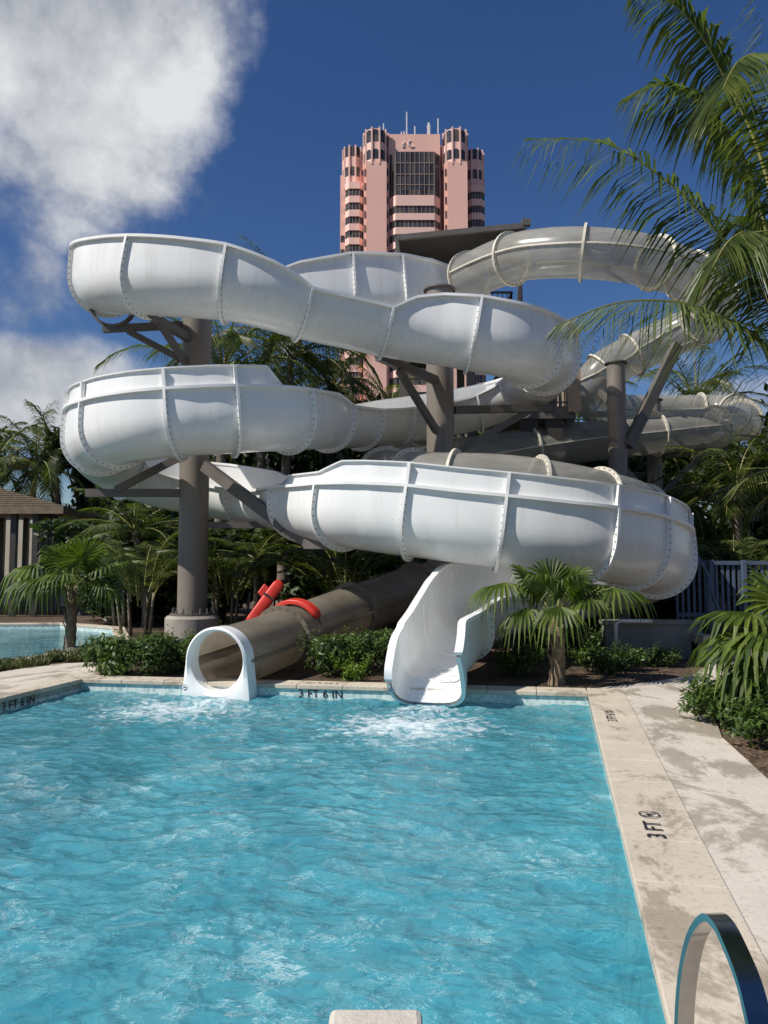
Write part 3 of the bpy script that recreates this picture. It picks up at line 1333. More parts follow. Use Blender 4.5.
# --- enclosed tube slide
rt = .50
TST = [
    (448, 290, 18.6, rt, 0), (470, 276, 17.2, rt, 1), (512, 259, 15.9, rt, 1), (547, 253.5, 15.35, rt, 0), (583, 253, 15.0, rt, 1), (620, 256, 15.0, rt, 0),
    (655, 263, 15.2, rt, 1), (690, 277, 15.9, rt, 1), (712, 298, 17.0, rt, 1), (702, 322, 18.2, rt, 1), (668, 338, 18.8, rt, 0), (632, 355, 19.0, rt, 1),
    (604, 372, 18.9, rt, 1), (592, 392, 19.2, rt, 0), (606, 410, 20.4, rt, 1), (650, 413, 21.8, rt, 0), (700, 412, 22.3, rt, 1), (735, 413, 21.7, rt, 1),
    (741, 420, 20.6, rt, 1), (715, 427, 19.8, rt, 1), (680, 431, 19.5, rt, 0), (656, 434, 19.3, rt, 1), (600, 440, 19.0, rt, 0), (530, 449, 18.6, rt, 1), (470, 458, 17.8, rt, 0),
    (405, 467, 16.4, rt, 1), (386, 475, 15.1, rt, 1), (412, 479, 14.0, rt, 1), (455, 481, 13.5, rt, 1), (495, 482.5, 13.4, rt, 0), (537, 487, 13.4, rt, 1), (598, 498, 13.8, rt, 1),
    (640, 511, 14.9, rt, 1), (628, 538, 16.2, rt, 1), (560, 560, 16.8, rt, 1), (480, 574, 16.2, rt, 1), (415, 590, 15.0, .47, 1), (352, 611, 13.4, .43, 1), (312, 626, 12.4, .42, 0), (282, 638, 11.6, .415, 1),
    (250, 650, 10.7, .41, 0), (221, 660, 9.95, .405, 1)]
tst = [(P(a, b, c), r, 0, 0) for a, b, c, r, j in TST]
tfr, TR, _, _ = sample(tst)
tj = [i * PER for i, s in enumerate(TST) if s[4]]
tube = root('tube_slide', (tst[-1][0].x, tst[-1][0].y, 0), 'smoky translucent enclosed tube slide looping from the tower to the white ring outlet', 'tube slide')
NT = 28


def circ(r):
    return [(r * math.cos(2 * PI * k / NT), r * math.sin(2 * PI * k / NT)) for k in range(NT)]


for ji in range(len(tj) - 1):
    i0, i1 = tj[ji], tj[ji + 1]
    g = MB()
    rows = [lay(tfr[i], circ(TR[i])) for i in range(i0, i1 + 1)]
    g.add([v for r in rows for v in r], [(i * NT + k, i * NT + (k + 1) % NT, (i + 1) * NT + (k + 1) % NT, (i + 1) * NT + k) for i in range(len(rows) - 1) for k in range(NT)])
    low = i0 >= 36 * PER
    sec = g.build('tube_section', M['tubeexit'] if low else M['tube'], tube, smooth=True)
    flange('joint_flange', tfr[i0], circ(TR[i0]), [M['tubeexit'] if low else M['cream'], M['bolt']], sec, .075, .05, True, .13)
    sb = MB()
    for sg in (-1, 1):
        rows = []
        for i in range(i0, i1 + 1):
            r = TR[i]
            rows.append(lay(tfr[i], [(sg * (r - .003), -.016), (sg * (r + .045), -.016), (sg * (r + .045), .016), (sg * (r - .003), .016)]))
        for k in range(4):
            sb.strip([q[k] for q in rows], [q[(k + 1) % 4] for q in rows])
        for i in range(i0, i1, 2):
            f = tfr[i]
            c = f[0] + f[2] * sg * (TR[i] + .028) - f[3] * .022
            sb.obox(c, f[1] * .026, f[2] * .026, f[3] * .014, 1)
    sb.build('seam_flange', [M['tubeexit'] if low else M['cream'], M['bolt']], sec, smooth='auto')

# white ring outlet
f = tfr[-1]
loop_in, loop_out = [], []
NO = 48
for k in range(NO):
    a = 2 * PI * k / NO
    ca, sa = math.cos(a), math.sin(a)
    loop_in.append((.375 * ca, .375 * sa))
    if sa >= 0:
        loop_out.append((.43 * ca, .43 * sa))
    else:
        hw = .43 + .07 * min(1, (-sa) ** 1.5 * 1.3)
        b = .50
        q = min(hw / max(1e-6, abs(ca)), b / max(1e-6, -sa))
        loop_out.append((q * ca, q * sa))


def ring_lay(lp_, dt, sc=1.0):
    p, t, s, u = f
    th = V((t.x, t.y, 0)).normalized()
    return [p + th * dt + s * a * sc + V((0, 0, 1)) * b * sc for a, b in lp_]


rb = MB()
mid = [((a[0] + b[0]) / 2, (a[1] + b[1]) / 2) for a, b in zip(loop_in, loop_out)]
near_o = [(b[0] * .97 + a[0] * .03, b[1] * .97 + a[1] * .03) for a, b in zip(loop_in, loop_out)]
seq = [ring_lay(loop_out, -.08), ring_lay(loop_out, .10), ring_lay(near_o, .135), ring_lay(mid, .155), ring_lay(loop_in, .12), ring_lay(loop_in, -.08)]
g = MB()
g.add([v for r in seq for v in r], [(i * NO + k, i * NO + (k + 1) % NO, ((i + 1) % 6) * NO + (k + 1) % NO, ((i + 1) % 6) * NO + k) for i in range(6) for k in range(NO)])
ring = g.build('outlet_ring', M['gelrim'], tube, smooth='auto')
th = V((f[1].x, f[1].y, 0)).normalized()
emblem('outlet_emblem', f[0] + th * .152 + f[2] * .425 - V((0, 0, .34)), th + V((0, 0, .1)), ring, .045, .03)
# emblem on the chute's left foot
f = fr[-1]
emblem('outlet_emblem', f[0] + f[2] * .42 - f[3] * .18 + f[1] * .046, f[1] * 1.0, lp, .045, .03)

# ------------------------------------------------------------------ support posts
def post(px, d, rad, top_py, label, base_z=0.0, pedestal=None, arms=(), cap=True, bot_py=None):
    c = P(px, 560, d)
    top = P(px, top_py, d).z
    rt_ = root('support_post', (c.x, c.y, 0), label, 'support post', 'steel posts holding up the slides')
    mb = MB()
    z0 = pedestal or base_z
    mb.lathe((c.x, c.y, 0), [(rad, z0), (rad, top)], 28)
    mb.build('column', M['taupe'], rt_, smooth='auto')
    mb = MB()
    if cap:
        mb.lathe((c.x, c.y, 0), [(rad + .03, top - .01), (rad + .05, top), (rad + .05, top + .035), (rad - .05, top + .05)], 28)
        mb.build('cap_plate', M['taupe_dark'], rt_, smooth='auto')
    mb = MB()
    mb.lathe((c.x, c.y, 0), [(rad + .13, z0), (rad + .13, z0 + .04)], 28)
    for k in range(14):
        a = 2 * PI * k / 14
        q = V((c.x + (rad + .075) * math.cos(a), c.y + (rad + .075) * math.sin(a), z0 + .04))
        mb.lathe(q, [(.022, 0), (.022, .05), (.014, .05), (.014, .10)], 6)
    mb.build('base_plate', M['taupe_dark'], rt_)
    if pedestal:
        mb = MB()
        mb.lathe((c.x, c.y, 0), [(rad + .22, -.05), (rad + .22, pedestal - .05), (rad + .17, pedestal)], 32)
        mb.build('pedestal', M['concrete'], rt_, smooth='auto')
    for a in arms:
        (p, q, w) = a[:3]
        mb = MB()
        mb.beam(P(*p), P(*q), w, a[3] if len(a) > 3 else w * 1.35)
        mb.build('support_arm', M['taupe_dark'], rt_)
    return rt_, c


post(193, 14.5, .275, 316, 'thick taupe steel column on a round concrete pedestal at left of the slide', pedestal=.58, arms=[
    ((103, 329, 14.2), (188, 325, 14.4), .10), ((128, 331, 14.2), (186, 362, 14.4), .08),
    ((146, 313, 13.2), (190, 339, 14.3), .11), ((159, 322, 13.5), (188, 366, 14.3), .09),
    ((86, 493, 14.3), (182, 493, 14.4), .11), ((116, 490, 14.3), (182, 456, 14.4), .10),
    ((205, 466, 14.2), (286, 527, 13.3), .15), ((286, 527, 13.3), (312, 545, 12.9), .13), ((306, 544, 12.9), (336, 544, 12.5), .12),
    ((205, 525, 14.5), (282, 525, 14.6), .09), ((198, 320, 14.6), (230, 312, 16.4), .10)])
post(441, 15.2, .275, 291, 'tall taupe steel column rising through the middle of the white flume', arms=[
    ((378, 356, 13.9), (437, 381, 15.0), .12), ((399, 370, 14.2), (437, 432, 15.0), .10), ((437, 381, 15.1), (444, 412, 15.1), .10),
    ((455, 410, 15.2), (552, 408, 15.9), .11), ((452, 455, 15.2), (532, 409, 15.8), .10), ((445, 345, 15.3), (500, 352, 14.4), .1)])
p3, c3 = post(620, 17.6, .21, 364, 'taupe steel column under the tube with a long diagonal brace', arms=[
    ((628, 446, 17.5), (677, 345, 17.9), .17, .24), ((612, 405, 17.7), (600, 392, 18.6), .10), ((625, 470, 17.6), (658, 505, 17.6), .1)])
post(657, 20.6, .20, 401, 'slimmer taupe steel column standing behind the diagonal braced one', arms=[
    ((664, 456, 20.5), (727, 448, 20.4), .11), ((664, 492, 20.5), (705, 452, 20.4), .10)])
# saddles under the top curve belong to the first post's arms
s1 = bpy.data.objects['support_post']
for (px, py, d, wd) in ((149, 309, 13.1, .5), (113, 322, 14.2, .5), (231, 314, 16.4, .5)):
    c = P(px, py, d)
    mb = MB()
    for k in range(8):
        a0, a1 = PI * (1.08 + .84 * k / 8), PI * (1.08 + .84 * (k + 1) / 8)
        pa = c + V((.42 * math.cos(a0), 0, .42 * math.sin(a0) + .34))
        pb = c + V((.42 * math.cos(a1), 0, .42 * math.sin(a1) + .34))
        mb.beam(pa, pb, .10, .05)
    mb.build('saddle', M['taupe_dark'], s1)

# ------------------------------------------------------------------ start tower with stairs and canopy
tw = root('start_tower', (P(500, 560, 19.5).x, 19.5, 0), 'dark steel stair tower with railed landings behind the slides', 'slide tower')
x0, x1 = P(405, 300, 19).x, P(566, 300, 19).x
mb = MB()
for x in (x0, (x0 + x1) / 2 - .4, x1):
    for y in (18.9, 21.4):
        mb.beam((x, y, 0), (x, y, 7.15), .2)
mb.build('frame', M['taupe_dark'], tw)


def landing(z, y0=18.8, y1=21.5, xa=None, xb=None):
    xa = x0 if xa is None else xa
    xb = x1 if xb is None else xb
    mb = MB()
    mb.box((xa - .1, y0, z - .16), (xb + .1, y1, z))
    mb.box((xa - .12, y0 - .04, z - .30), (xb + .12, y0 + .06, z - .162))
    mb.build('landing', M['taupe_dark'], tw)
    mb = MB()
    for (p, q) in (((xa, y0), (xb, y0)), ((xb, y0), (xb, y1)), ((xa, y0), (xa, y1))):
        p, q = V((*p, z)), V((*q, z))
        L = (q - p).length
        n = int(L / .12)
        for i in range(n + 1):
            c = p + (q - p) * (i / n)
            mb.beam(c, c + V((0, 0, 1.05)), .022)
        mb.beam(p + V((0, 0, 1.06)), q + V((0, 0, 1.06)), .05)
        mb.beam(p + V((0, 0, .10)), q + V((0, 0, .10)), .03)
    mb.build('railing', M['darkpost'], tw)


landing(7.25, xb=P(512, 300, 18.8).x)
zl = P(540, 413, 19).z
landing(zl, 18.2, 21.2, P(505, 400, 18.2).x, P(570, 400, 18.2).x)
landing(2.9, 18.6, 21.2)
mb = MB()
a = P(569, 412, 18.1)
b = P(580, 369, 18.1)
mb.box((a.x, 18.05, a.z), (b.x, 18.14, b.z))
mb.box((a.x, 18.15, a.z), (a.x + .08, 20.6, b.z))
mb.build('side_panel', M['panel'], tw)
mb = MB()
mb.beam((P(470, 372, 20).x, 20.2, 6.3), (P(560, 440, 20).x, 20.2, 4.3), .9, .10)
mb.beam((P(470, 372, 20).x, 19.7, 7.2), (P(560, 440, 20).x, 19.7, 5.2), .05, .05)
mb.beam((P(520, 470, 20).x, 20.2, 2.9), (P(430, 410, 20).x, 20.2, 5.2), .9, .10)
mb.build('stair_flight', M['taupe_dark'], tw)
mb = MB()
for px in (520, 545):
    mb.box((P(px, 440, 18.3).x, 18.25, P(500, 440, 18.3).z), (P(px + 18, 440, 18.3).x, 18.3, P(500, 418, 18.3).z))
mb.build('fascia_board', M['darkpost'], tw)

cp = root('shade_canopy', (P(460, 560, 19.5).x, 19.5, 0), 'dark fabric shade canopy on thin posts above the start platform', 'canopy')
c1, c2, c3_, c4 = P(397, 238, 18.2), P(524, 226, 18.2), P(520, 262, 22.6), P(410, 262, 22.6)
mid_ = (c1 + c2 + c3_ + c4) / 4 + V((0, 0, -.35))
mb = MB()
NG = 12
vs = []
for i in range(NG + 1):
    for j in range(NG + 1):
        u_, v_ = i / NG, j / NG
        p = c1.lerp(c2, u_).lerp(c4.lerp(c3_, u_), v_)
        p = p + V((0, 0, -.9 * (u_ * (1 - u_)) * 2 * (v_ * (1 - v_)) * 2 - .25 * 4 * v_ * (1 - v_)))
        vs.append(p)
mb.add(vs, [(i * (NG + 1) + j, (i + 1) * (NG + 1) + j, (i + 1) * (NG + 1) + j + 1, i * (NG + 1) + j + 1) for i in range(NG) for j in range(NG)])
mb.build('canopy_fabric', M['canopy'], cp, smooth=True)
mb = MB()
mb.beam(c1, c2 + (c2 - c1) * .02, .10, .13)
mb.beam(c4, c3_, .10, .13)
mb.beam(c1, c4, .08, .1)
mb.beam(c2, c3_, .08, .1)
mb.obox(c2 + V((.05, 0, .08)), V((.2, 0, 0)), V((0, .14, 0)), V((0, 0, .16)))
mb.build('canopy_frame', M['taupe_dark'], cp)
for q, (px) in ((c1, 409), (c2, 521), (c3_, 519), (c4, 412)):
    mb = MB()
    b_ = V((P(px, 300, q.y).x, q.y + (.7 if q.y < 20 else -.4), 7.25))
    mb.beam(V((b_.x, b_.y, 7.25)), q, .09)
    mb.build('canopy_post', M['taupe_dark'], cp)

# ------------------------------------------------------------------ hotel tower
HD = 160.0
hx = P(414, 560, HD).x
hotel = root('hotel_tower', (hx, HD, 0), 'tall pink stucco high rise with turrets, dark bay windows and roof aerials', 'hotel')


def hz(zy):
    return P(414, 80 + zy / 3.84, HD).z


def hxx(zx):
    return P(310 + zx / 3.84, 200, HD).x


def wall(mb, a, b):
    mb.box(a, b)


mb = MB()
mb.box((hxx(112), HD + 4, 0), (hxx(676), HD + 26, hz(330)))          # main mass
mb.box((hxx(303), HD + 1.2, 0), (hxx(502), HD + 22, hz(196)))
mb.box((hxx(215), HD + 5, 0), (hxx(600), HD + 21, hz(203)))         # centre
mb.box((hxx(218), HD - .6, 0), (hxx(294), HD + 12, hz(318)))          # left shaft
mb.box((hxx(528), HD - .6, 0), (hxx(604), HD + 12, hz(318)))          # right shaft
mb.box((hxx(206), HD + .2, 0), (hxx(217), HD + 12, hz(318)))
mb.box((hxx(295), HD + .2, 0), (hxx(302.6), HD + 12, hz(318)))
mb.box((hxx(516), HD + .2, 0), (hxx(527), HD + 12, hz(318)))
mb.build('wall', M['pink'], hotel)


def turret(cx, cy, rad, z0, z1, rows, name='turret'):
    n = 10
    poly = [(cx + rad * math.cos(2 * PI * (k + .5) / n - PI / 2), cy + rad * math.sin(2 * PI * (k + .5) / n - PI / 2)) for k in range(n)]
    mb = MB()
    mb.prism(poly, z0, z1)
    for x, y in poly:
        d = V((x - cx, y - cy, 0)).normalized()
        q = V((x, y, 0)) + d * .05
        mb.beam(V((q.x, q.y, z0 - .6)), V((q.x, q.y, z1 + .25)), .34, .34)
    t = mb.build(name, M['pinkpale'], hotel)
    for (a, b) in rows:
        wb = MB()
        for k in range(n):
            A, B = V((*poly[k - 1], 0)), V((*poly[k], 0))
            c = (A + B) / 2
            nrm = V((c.x - cx, c.y - cy, 0)).normalized()
            if nrm.y > .35:
                continue
            tg = (B - A).normalized()
            hw = (B - A).length * .42
            pts = [c + nrm * .04 - tg * hw + V((0, 0, a)), c + nrm * .04 + tg * hw + V((0, 0, a))]
            for i in range(9):
                an = PI * i / 8
                pts.append(c + nrm * .04 + tg * hw * math.cos(an) + V((0, 0, b - hw + hw * math.sin(an))))
            wb.add(pts, [tuple(range(len(pts)))])
        wb.build('arched_window', M['glass'], t)


for cxz in (252, 562):
    turret(hxx(cxz), HD + 2.0, 2.62, hz(318), hz(190), ((hz(306), hz(268)), (hz(240), hz(193))))
for cxz, dz in ((160, 0), (640, 12)):
    turret(hxx(cxz), HD + 5.0, 2.15, hz(376 + dz), hz(226 + dz), ((hz(340 + dz), hz(303 + dz)), (hz(264 + dz), hz(224 + dz))))


def bay(x0, x1, y, cant, top, first, depth=2.5):
    """canted bay: spandrel bands and recessed window strips down to the ground"""
    poly = lambda o: [(x0 - o * .3, y + cant), (x0 + cant - o * .3, y - o), (x1 - cant + o * .3, y - o), (x1 + o * .3, y + cant), (x1 + o * .3, y + cant + depth), (x0 - o * .3, y + cant + depth)]
    z = top
    k = 0
    while z > 2 and k < 26:
        wh, sh_ = 1.62, 1.48
        mb = MB()
        mb.prism(poly(0), z - wh, z, 0)
        n = max(3, int((x1 - x0) / 1.15))
        for i in range(n + 1):
            t = i / n
            xx = x0 + cant + (x1 - x0 - 2 * cant) * t
            mb.box((xx - .07, y - .06, z - wh), (xx + .07, y + .02, z), 1)
        mb.box((x0 + cant * .5 - .06, y + cant * .5 - .10, z - wh), (x0 + cant * .5 + .06, y + cant * .5, z), 1)
        mb.box((x1 - cant * .5 - .06, y + cant * .5 - .10, z - wh), (x1 - cant * .5 + .06, y + cant * .5, z), 1)
        mb.build('window_band', [M['glass'], M['mullion']], hotel)
        mb = MB()
        mb.prism(poly(.22), z - wh - sh_, z - wh - .001)
        mb.build('spandrel_band', M['pinkpale'], hotel)
        z -= wh + sh_
        k += 1


# big centre window
cy = HD + .9
cxa, cxb = hxx(306), hxx(500)
cant = 1.3
mb = MB()
pl = [(cxa, cy + .3), (cxa + cant, cy - 1.2), (cxb - cant, cy - 1.2), (cxb, cy + .3), (cxb, cy + 2), (cxa, cy + 2)]
mb.prism(pl, hz(445), hz(278), 0)
for i in range(9):
    x = cxa + cant + (cxb - cxa - 2 * cant) * i / 8
    mb.box((x - .07, cy - 1.32, hz(445)), (x + .07, cy - 1.2, hz(278)), 1)
for zy in (322, 365, 405):
    mb.box((cxa + cant, cy - 1.3, hz(zy) - .09), (cxb - cant, cy - 1.2, hz(zy) + .09), 1)
for sx, ex in ((cxa, cxa + cant), (cxb, cxb - cant)):
    for q in (.35, .75):
        x = sx + (ex - sx) * q
        mb.box((x - .06, cy + .3 - 1.5 * q - .12, hz(445)), (x + .06, cy + .3 - 1.5 * q, hz(278)), 1)
mb.build('bay_window', [M['glass'], M['mullion']], hotel)
mb = MB()
mb.prism([(x * 1.0, y - .18) for x, y in pl], hz(486), hz(446))
mb.build('spandrel_band', M['pinkpale'], hotel)
bay(cxa, cxb, cy - 1.2, cant, hz(487), True)
bay(hxx(134), hxx(204), HD + 1.6, .9, hz(404), True)
bay(hxx(610), hxx(676), HD + 1.6, .9, hz(416), True)
mb = MB()
for a, b in ((134, 204), (610, 676)):
    mb.prism([(hxx(a) - .1, HD + 2.4), (hxx(a) + .8, HD + 1.4), (hxx(b) - .8, HD + 1.4), (hxx(b) + .1, HD + 2.4), (hxx(b), HD + 5), (hxx(a), HD + 5)], hz(404 if a < 300 else 416), hz(378 if a < 300 else 392))
mb.build('parapet', M['pinkpale'], hotel)
mb = MB()
for i in range(18):
    z = hz(567) - i * 3.1
    if z < 2:
        break
    mb.box((hxx(114), HD + 3.93, z - 1.4), (hxx(128), HD + 3.99, z))
mb.build('side_window', M['glass'], hotel)
mb = MB()
for k in range(14):
    z = hz(340) - k * 3.1
    for zx in (211, 298, 522):
        mb.box((hxx(zx) - .16, HD + .12, z - 1.6), (hxx(zx) + .16, HD + .19, z))
mb.build('slot_window', M['glass'], hotel)
# curved white emblem strokes on the crown wall
mb = MB()


def arc(cxz, czy, r, a0, a1, wd):
    for k in range(10):
        t0, t1 = a0 + (a1 - a0) * k / 10, a0 + (a1 - a0) * (k + 1) / 10
        p0 = V((hxx(cxz) + r * math.cos(t0), HD + 1.1, hz(czy) + r * math.sin(t0)))
        p1 = V((hxx(cxz) + r * math.cos(t1), HD + 1.1, hz(czy) + r * math.sin(t1)))
        mb.beam(p0, p1, wd * math.sin(PI * (k + .6) / 10.5), .12)


arc(392, 233, .75, PI * .55, PI * 1.75, .3)
arc(354, 228, .5, PI * 1.4, PI * 2.3, .22)
arc(357, 241, .3, PI * 1.2, PI * 2.2, .2)
mb.build('wall_emblem', M['gelrim'], hotel)
for zx, top in ((282, 127), (353, 160), (364, 158), (374, 82), (406, 138), (437, 174), (461, 124), (487, 178), (498, 108)):
    mb = MB()
    b = 196 if 303 < zx < 502 else 188
    mb.beam((hxx(zx), HD + 4, hz(b + 3)), (hxx(zx), HD + 4, hz(top)), .26 if zx != 461 else .42)
    if zx == 461:
        for k in range(5):
            z = hz(140 + k * 10)
            mb.box((hxx(zx) - .35, HD + 3.8, z), (hxx(zx) + .35, HD + 4.2, z + .3))
    if zx == 437:
        mb.box((hxx(zx) - .6, HD + 3.8, hz(184)), (hxx(zx) + .4, HD + 4.2, hz(176)))
    mb.build('antenna', M['steel'], hotel)


# ------------------------------------------------------------------ vegetation makers
def leaflet(mb, p, d, L, w, droop, side, mi=0):
    """narrow strip: base, middle, drooping tip"""
    m_ = p + d * L * .5 + V((0, 0, -droop * L * .22))
    t_ = p + d * L * .92 + V((0, 0, -droop * L * .75))
    s = side * w
    mb.add([p - s * .4, p + s * .4, m_ + s * .5, m_ - s * .5, t_], [(0, 1, 2, 3), (3, 2, 4)], mi)


def frond_on(mb, path, nl, L, w, droop, rnd, start=.10, rr=.02, mi_leaf=0, mi_stem=1, hang=0.0):
    pts = smooth_path(path, 8)
    n = len(pts)
    mb.tube(pts, [rr * (1 - .85 * i / (n - 1)) for i in range(n)], 5, mi_stem, False)
    for k in range(nl):
        t = start + (1 - start) * (k + .5) / nl
        x = t * (n - 1)
        i = min(int(x), n - 2)
        p = pts[i].lerp(pts[i + 1], x - i)
        tg = (pts[i + 1] - pts[i]).normalized()
        s = tg.cross(V((0, 0, 1)))
        if s.length < .15:
            s = V((1, 0, 0))
        s.normalize()
        u = s.cross(tg)
        ll = L * (.5 + .5 * math.sin(PI * min(1, (t - start) / (1 - start) * .75 + .22))) * rnd.uniform(.82, 1.1)
        if t > .85:
            ll *= 1 - (t - .85) * 3.2
        for sg in (-1, 1):
            f = .45 + .6 * t + rnd.uniform(-.08, .08)
            d = (s * sg + tg * f + u * rnd.uniform(-.05, .22) + V((0, 0, -hang * rnd.uniform(.4, 1.4)))).normalized()
            dr = droop * rnd.uniform(.6, 1.35)
            wd = (tg * .6 + u * -.6).normalized()
            leaflet(mb, p, d, ll, w * rnd.uniform(.8, 1.15), dr, wd, mi_leaf)


def rachis(base, az, el, L, bend, n=7):
    pts = [V(base)]
    step = L / (n - 1)
    e = el
    for k in range(n - 1):
        d = V((math.cos(az) * math.cos(e), math.sin(az) * math.cos(e), math.sin(e)))
        pts.append(pts[-1] + d * step)
        e -= bend / (n - 1) * (.5 + k / (n - 1))
    return pts


def trunk_mesh(mb, h, r0, r1, lean=(0, 0), n=10, rings=True):
    pts, rs = [], []
    K = 26
    for i in range(K + 1):
        t = i / K
        pts.append(V((lean[0] * t * t, lean[1] * t * t, h * t)))
        rs.append((r0 + (r1 - r0) * t + .25 * r0 * math.exp(-t * 9)) * (1 + (.05 if i % 2 and rings else 0)))
    mb.tube(pts, rs, n, 0, True)
    return pts[-1]


def bg_palm(name, seed, h, nf, L, label, cat='palm tree', group='coconut palms behind the slides', bushy=1.0):
    rnd = random.Random(seed)
    r = root(name, (0, 0, 0), label, cat, group)
    mb = MB()
    top = trunk_mesh(mb, h, .17, .10, (rnd.uniform(-.5, .5), rnd.uniform(-.3, .3)))
    mb.build('trunk', M['trunk'], r, smooth=True)
    mb = MB()
    for k in range(nf):
        az = k * 2.399 + rnd.uniform(-.2, .2)
        q = k / nf
        el = math.radians(78 - 95 * q + rnd.uniform(-8, 8))
        frond_on(mb, rachis(top, az, el, L * rnd.uniform(.85, 1.1), math.radians(75 + 40 * q)), int(46 * bushy), L * .26, .034, .75, rnd, .12, .028)
    mb.build('crown', [M['frondbg'], M['stem']], r)
    return r


def leaf_cloud(mb, cells, n, size, rnd, mi=0, flat=.55):
    """leaf-sized kites scattered in clumps"""
    tot = sum(c[3] ** 2 for c in cells)
    for cx, cy, cz, rad, sq in cells:
        m_ = int(n * rad ** 2 / tot)
        for _ in range(m_):
            d = V((rnd.gauss(0, 1), rnd.gauss(0, 1), rnd.gauss(0, 1))).normalized()
            q = rad * (rnd.random() ** .42) * (1 + .25 * noise.noise(d * 2.1 + V((cx, cy, cz))))
            p = V((cx, cy, cz)) + V((d.x * q, d.y * q, d.z * q * sq))
            nrm = (d * .6 + V((rnd.uniform(-1, 1), rnd.uniform(-1, 1), rnd.uniform(-.2, 1.2))) * .8).normalized()
            a = nrm.cross(V((rnd.uniform(-1, 1), rnd.uniform(-1, 1), rnd.uniform(-1, .3)))).normalized()
            b = nrm.cross(a)
            L = size * rnd.uniform(.6, 1.3)
            w_ = L * flat * .5
            mb.add([p, p + a * L * .5 + b * w_ - nrm * L * .06, p + a * L - nrm * L * .16, p + a * L * .5 - b * w_ - nrm * L * .06], [(0, 1, 2, 3)], mi)


def tree(name, seed, h, rx, label, n=8200, size=.30):
    rnd = random.Random(seed)
    r = root(name, (0, 0, 0), label, 'tree', 'dark trees behind the slides')
    mb = MB()
    mb.tube([V((0, 0, -.1)), V((.1, 0, h * .3)), V((.05, .1, h * .62))], [.2, .15, .08], 8)
    cells = []
    for k in range(16):
        a = rnd.uniform(0, 2 * PI)
        q = rnd.uniform(0, rx * .8)
        z = rnd.uniform(h * .12, h * .86)
        rad = rnd.uniform(.55, 1.1) * rx * .48
        cells.append((q * math.cos(a), q * math.sin(a), z, rad, .8))
        mb.tube([V((.05, .05, h * .3)), V((q * math.cos(a) * .5, q * math.sin(a) * .5, (z + h * .3) / 2)), V((q * math.cos(a), q * math.sin(a), z))], [.08, .05, .02], 5)
    mb.build('trunk', M['trunk'], r, smooth=True)
    mb = MB()
    leaf_cloud(mb, cells, n, size, rnd)
    mb.build('crown', M['tree'], r)
    return r


def shrub(name, seed, rx, h, label, n=1500, size=.085, mat='shrub', group='leafy shrubs in the beds', stems=9):
    rnd = random.Random(seed)
    r = root(name, (0, 0, 0), label, 'shrub', group)
    mb = MB()
    cells = []
    for k in range(11):
        a = rnd.uniform(0, 2 * PI)
        q = rx * math.sqrt(rnd.random()) * .75
        z = h * rnd.uniform(.25, .8) * (1 - .35 * q / rx)
        cells.append((q * math.cos(a), q * math.sin(a), z, rx * rnd.uniform(.3, .5), .75))
        mb.tube([V((0, 0, -.05)), V((q * math.cos(a) * .6, q * math.sin(a) * .6, z * .5)), V((q * math.cos(a), q * math.sin(a), z))], [.012, .01, .005], 4)
    mb.build('stem', M['trunk'], r)
    mb = MB()
    leaf_cloud(mb, cells, n, size, rnd, 0, .42)
    # shoots standing out of the outline
    for _ in range(26):
        a = rnd.uniform(0, 2 * PI)
        q = rx * rnd.uniform(.3, 1.0)
        b = V((q * math.cos(a), q * math.sin(a), h * rnd.uniform(.35, .75)))
        e = b + V((math.cos(a) * .14, math.sin(a) * .14, rnd.uniform(.10, .26)))
        for k in range(9):
            t = (k + 1) / 9
            p = b.lerp(e, t)
            d = V((math.cos(k * 2.4), math.sin(k * 2.4), .35)).normalized()
            s = d.cross(V((0, 0, 1))).normalized()
            L = size * 1.15 * (1.1 - .4 * t)
            mb.add([p, p + d * L * .5 + s * L * .2, p + d * L, p + d * L * .5 - s * L * .2], [(0, 1, 2, 3)])
    mb.build('foliage', M[mat], r)
    return r


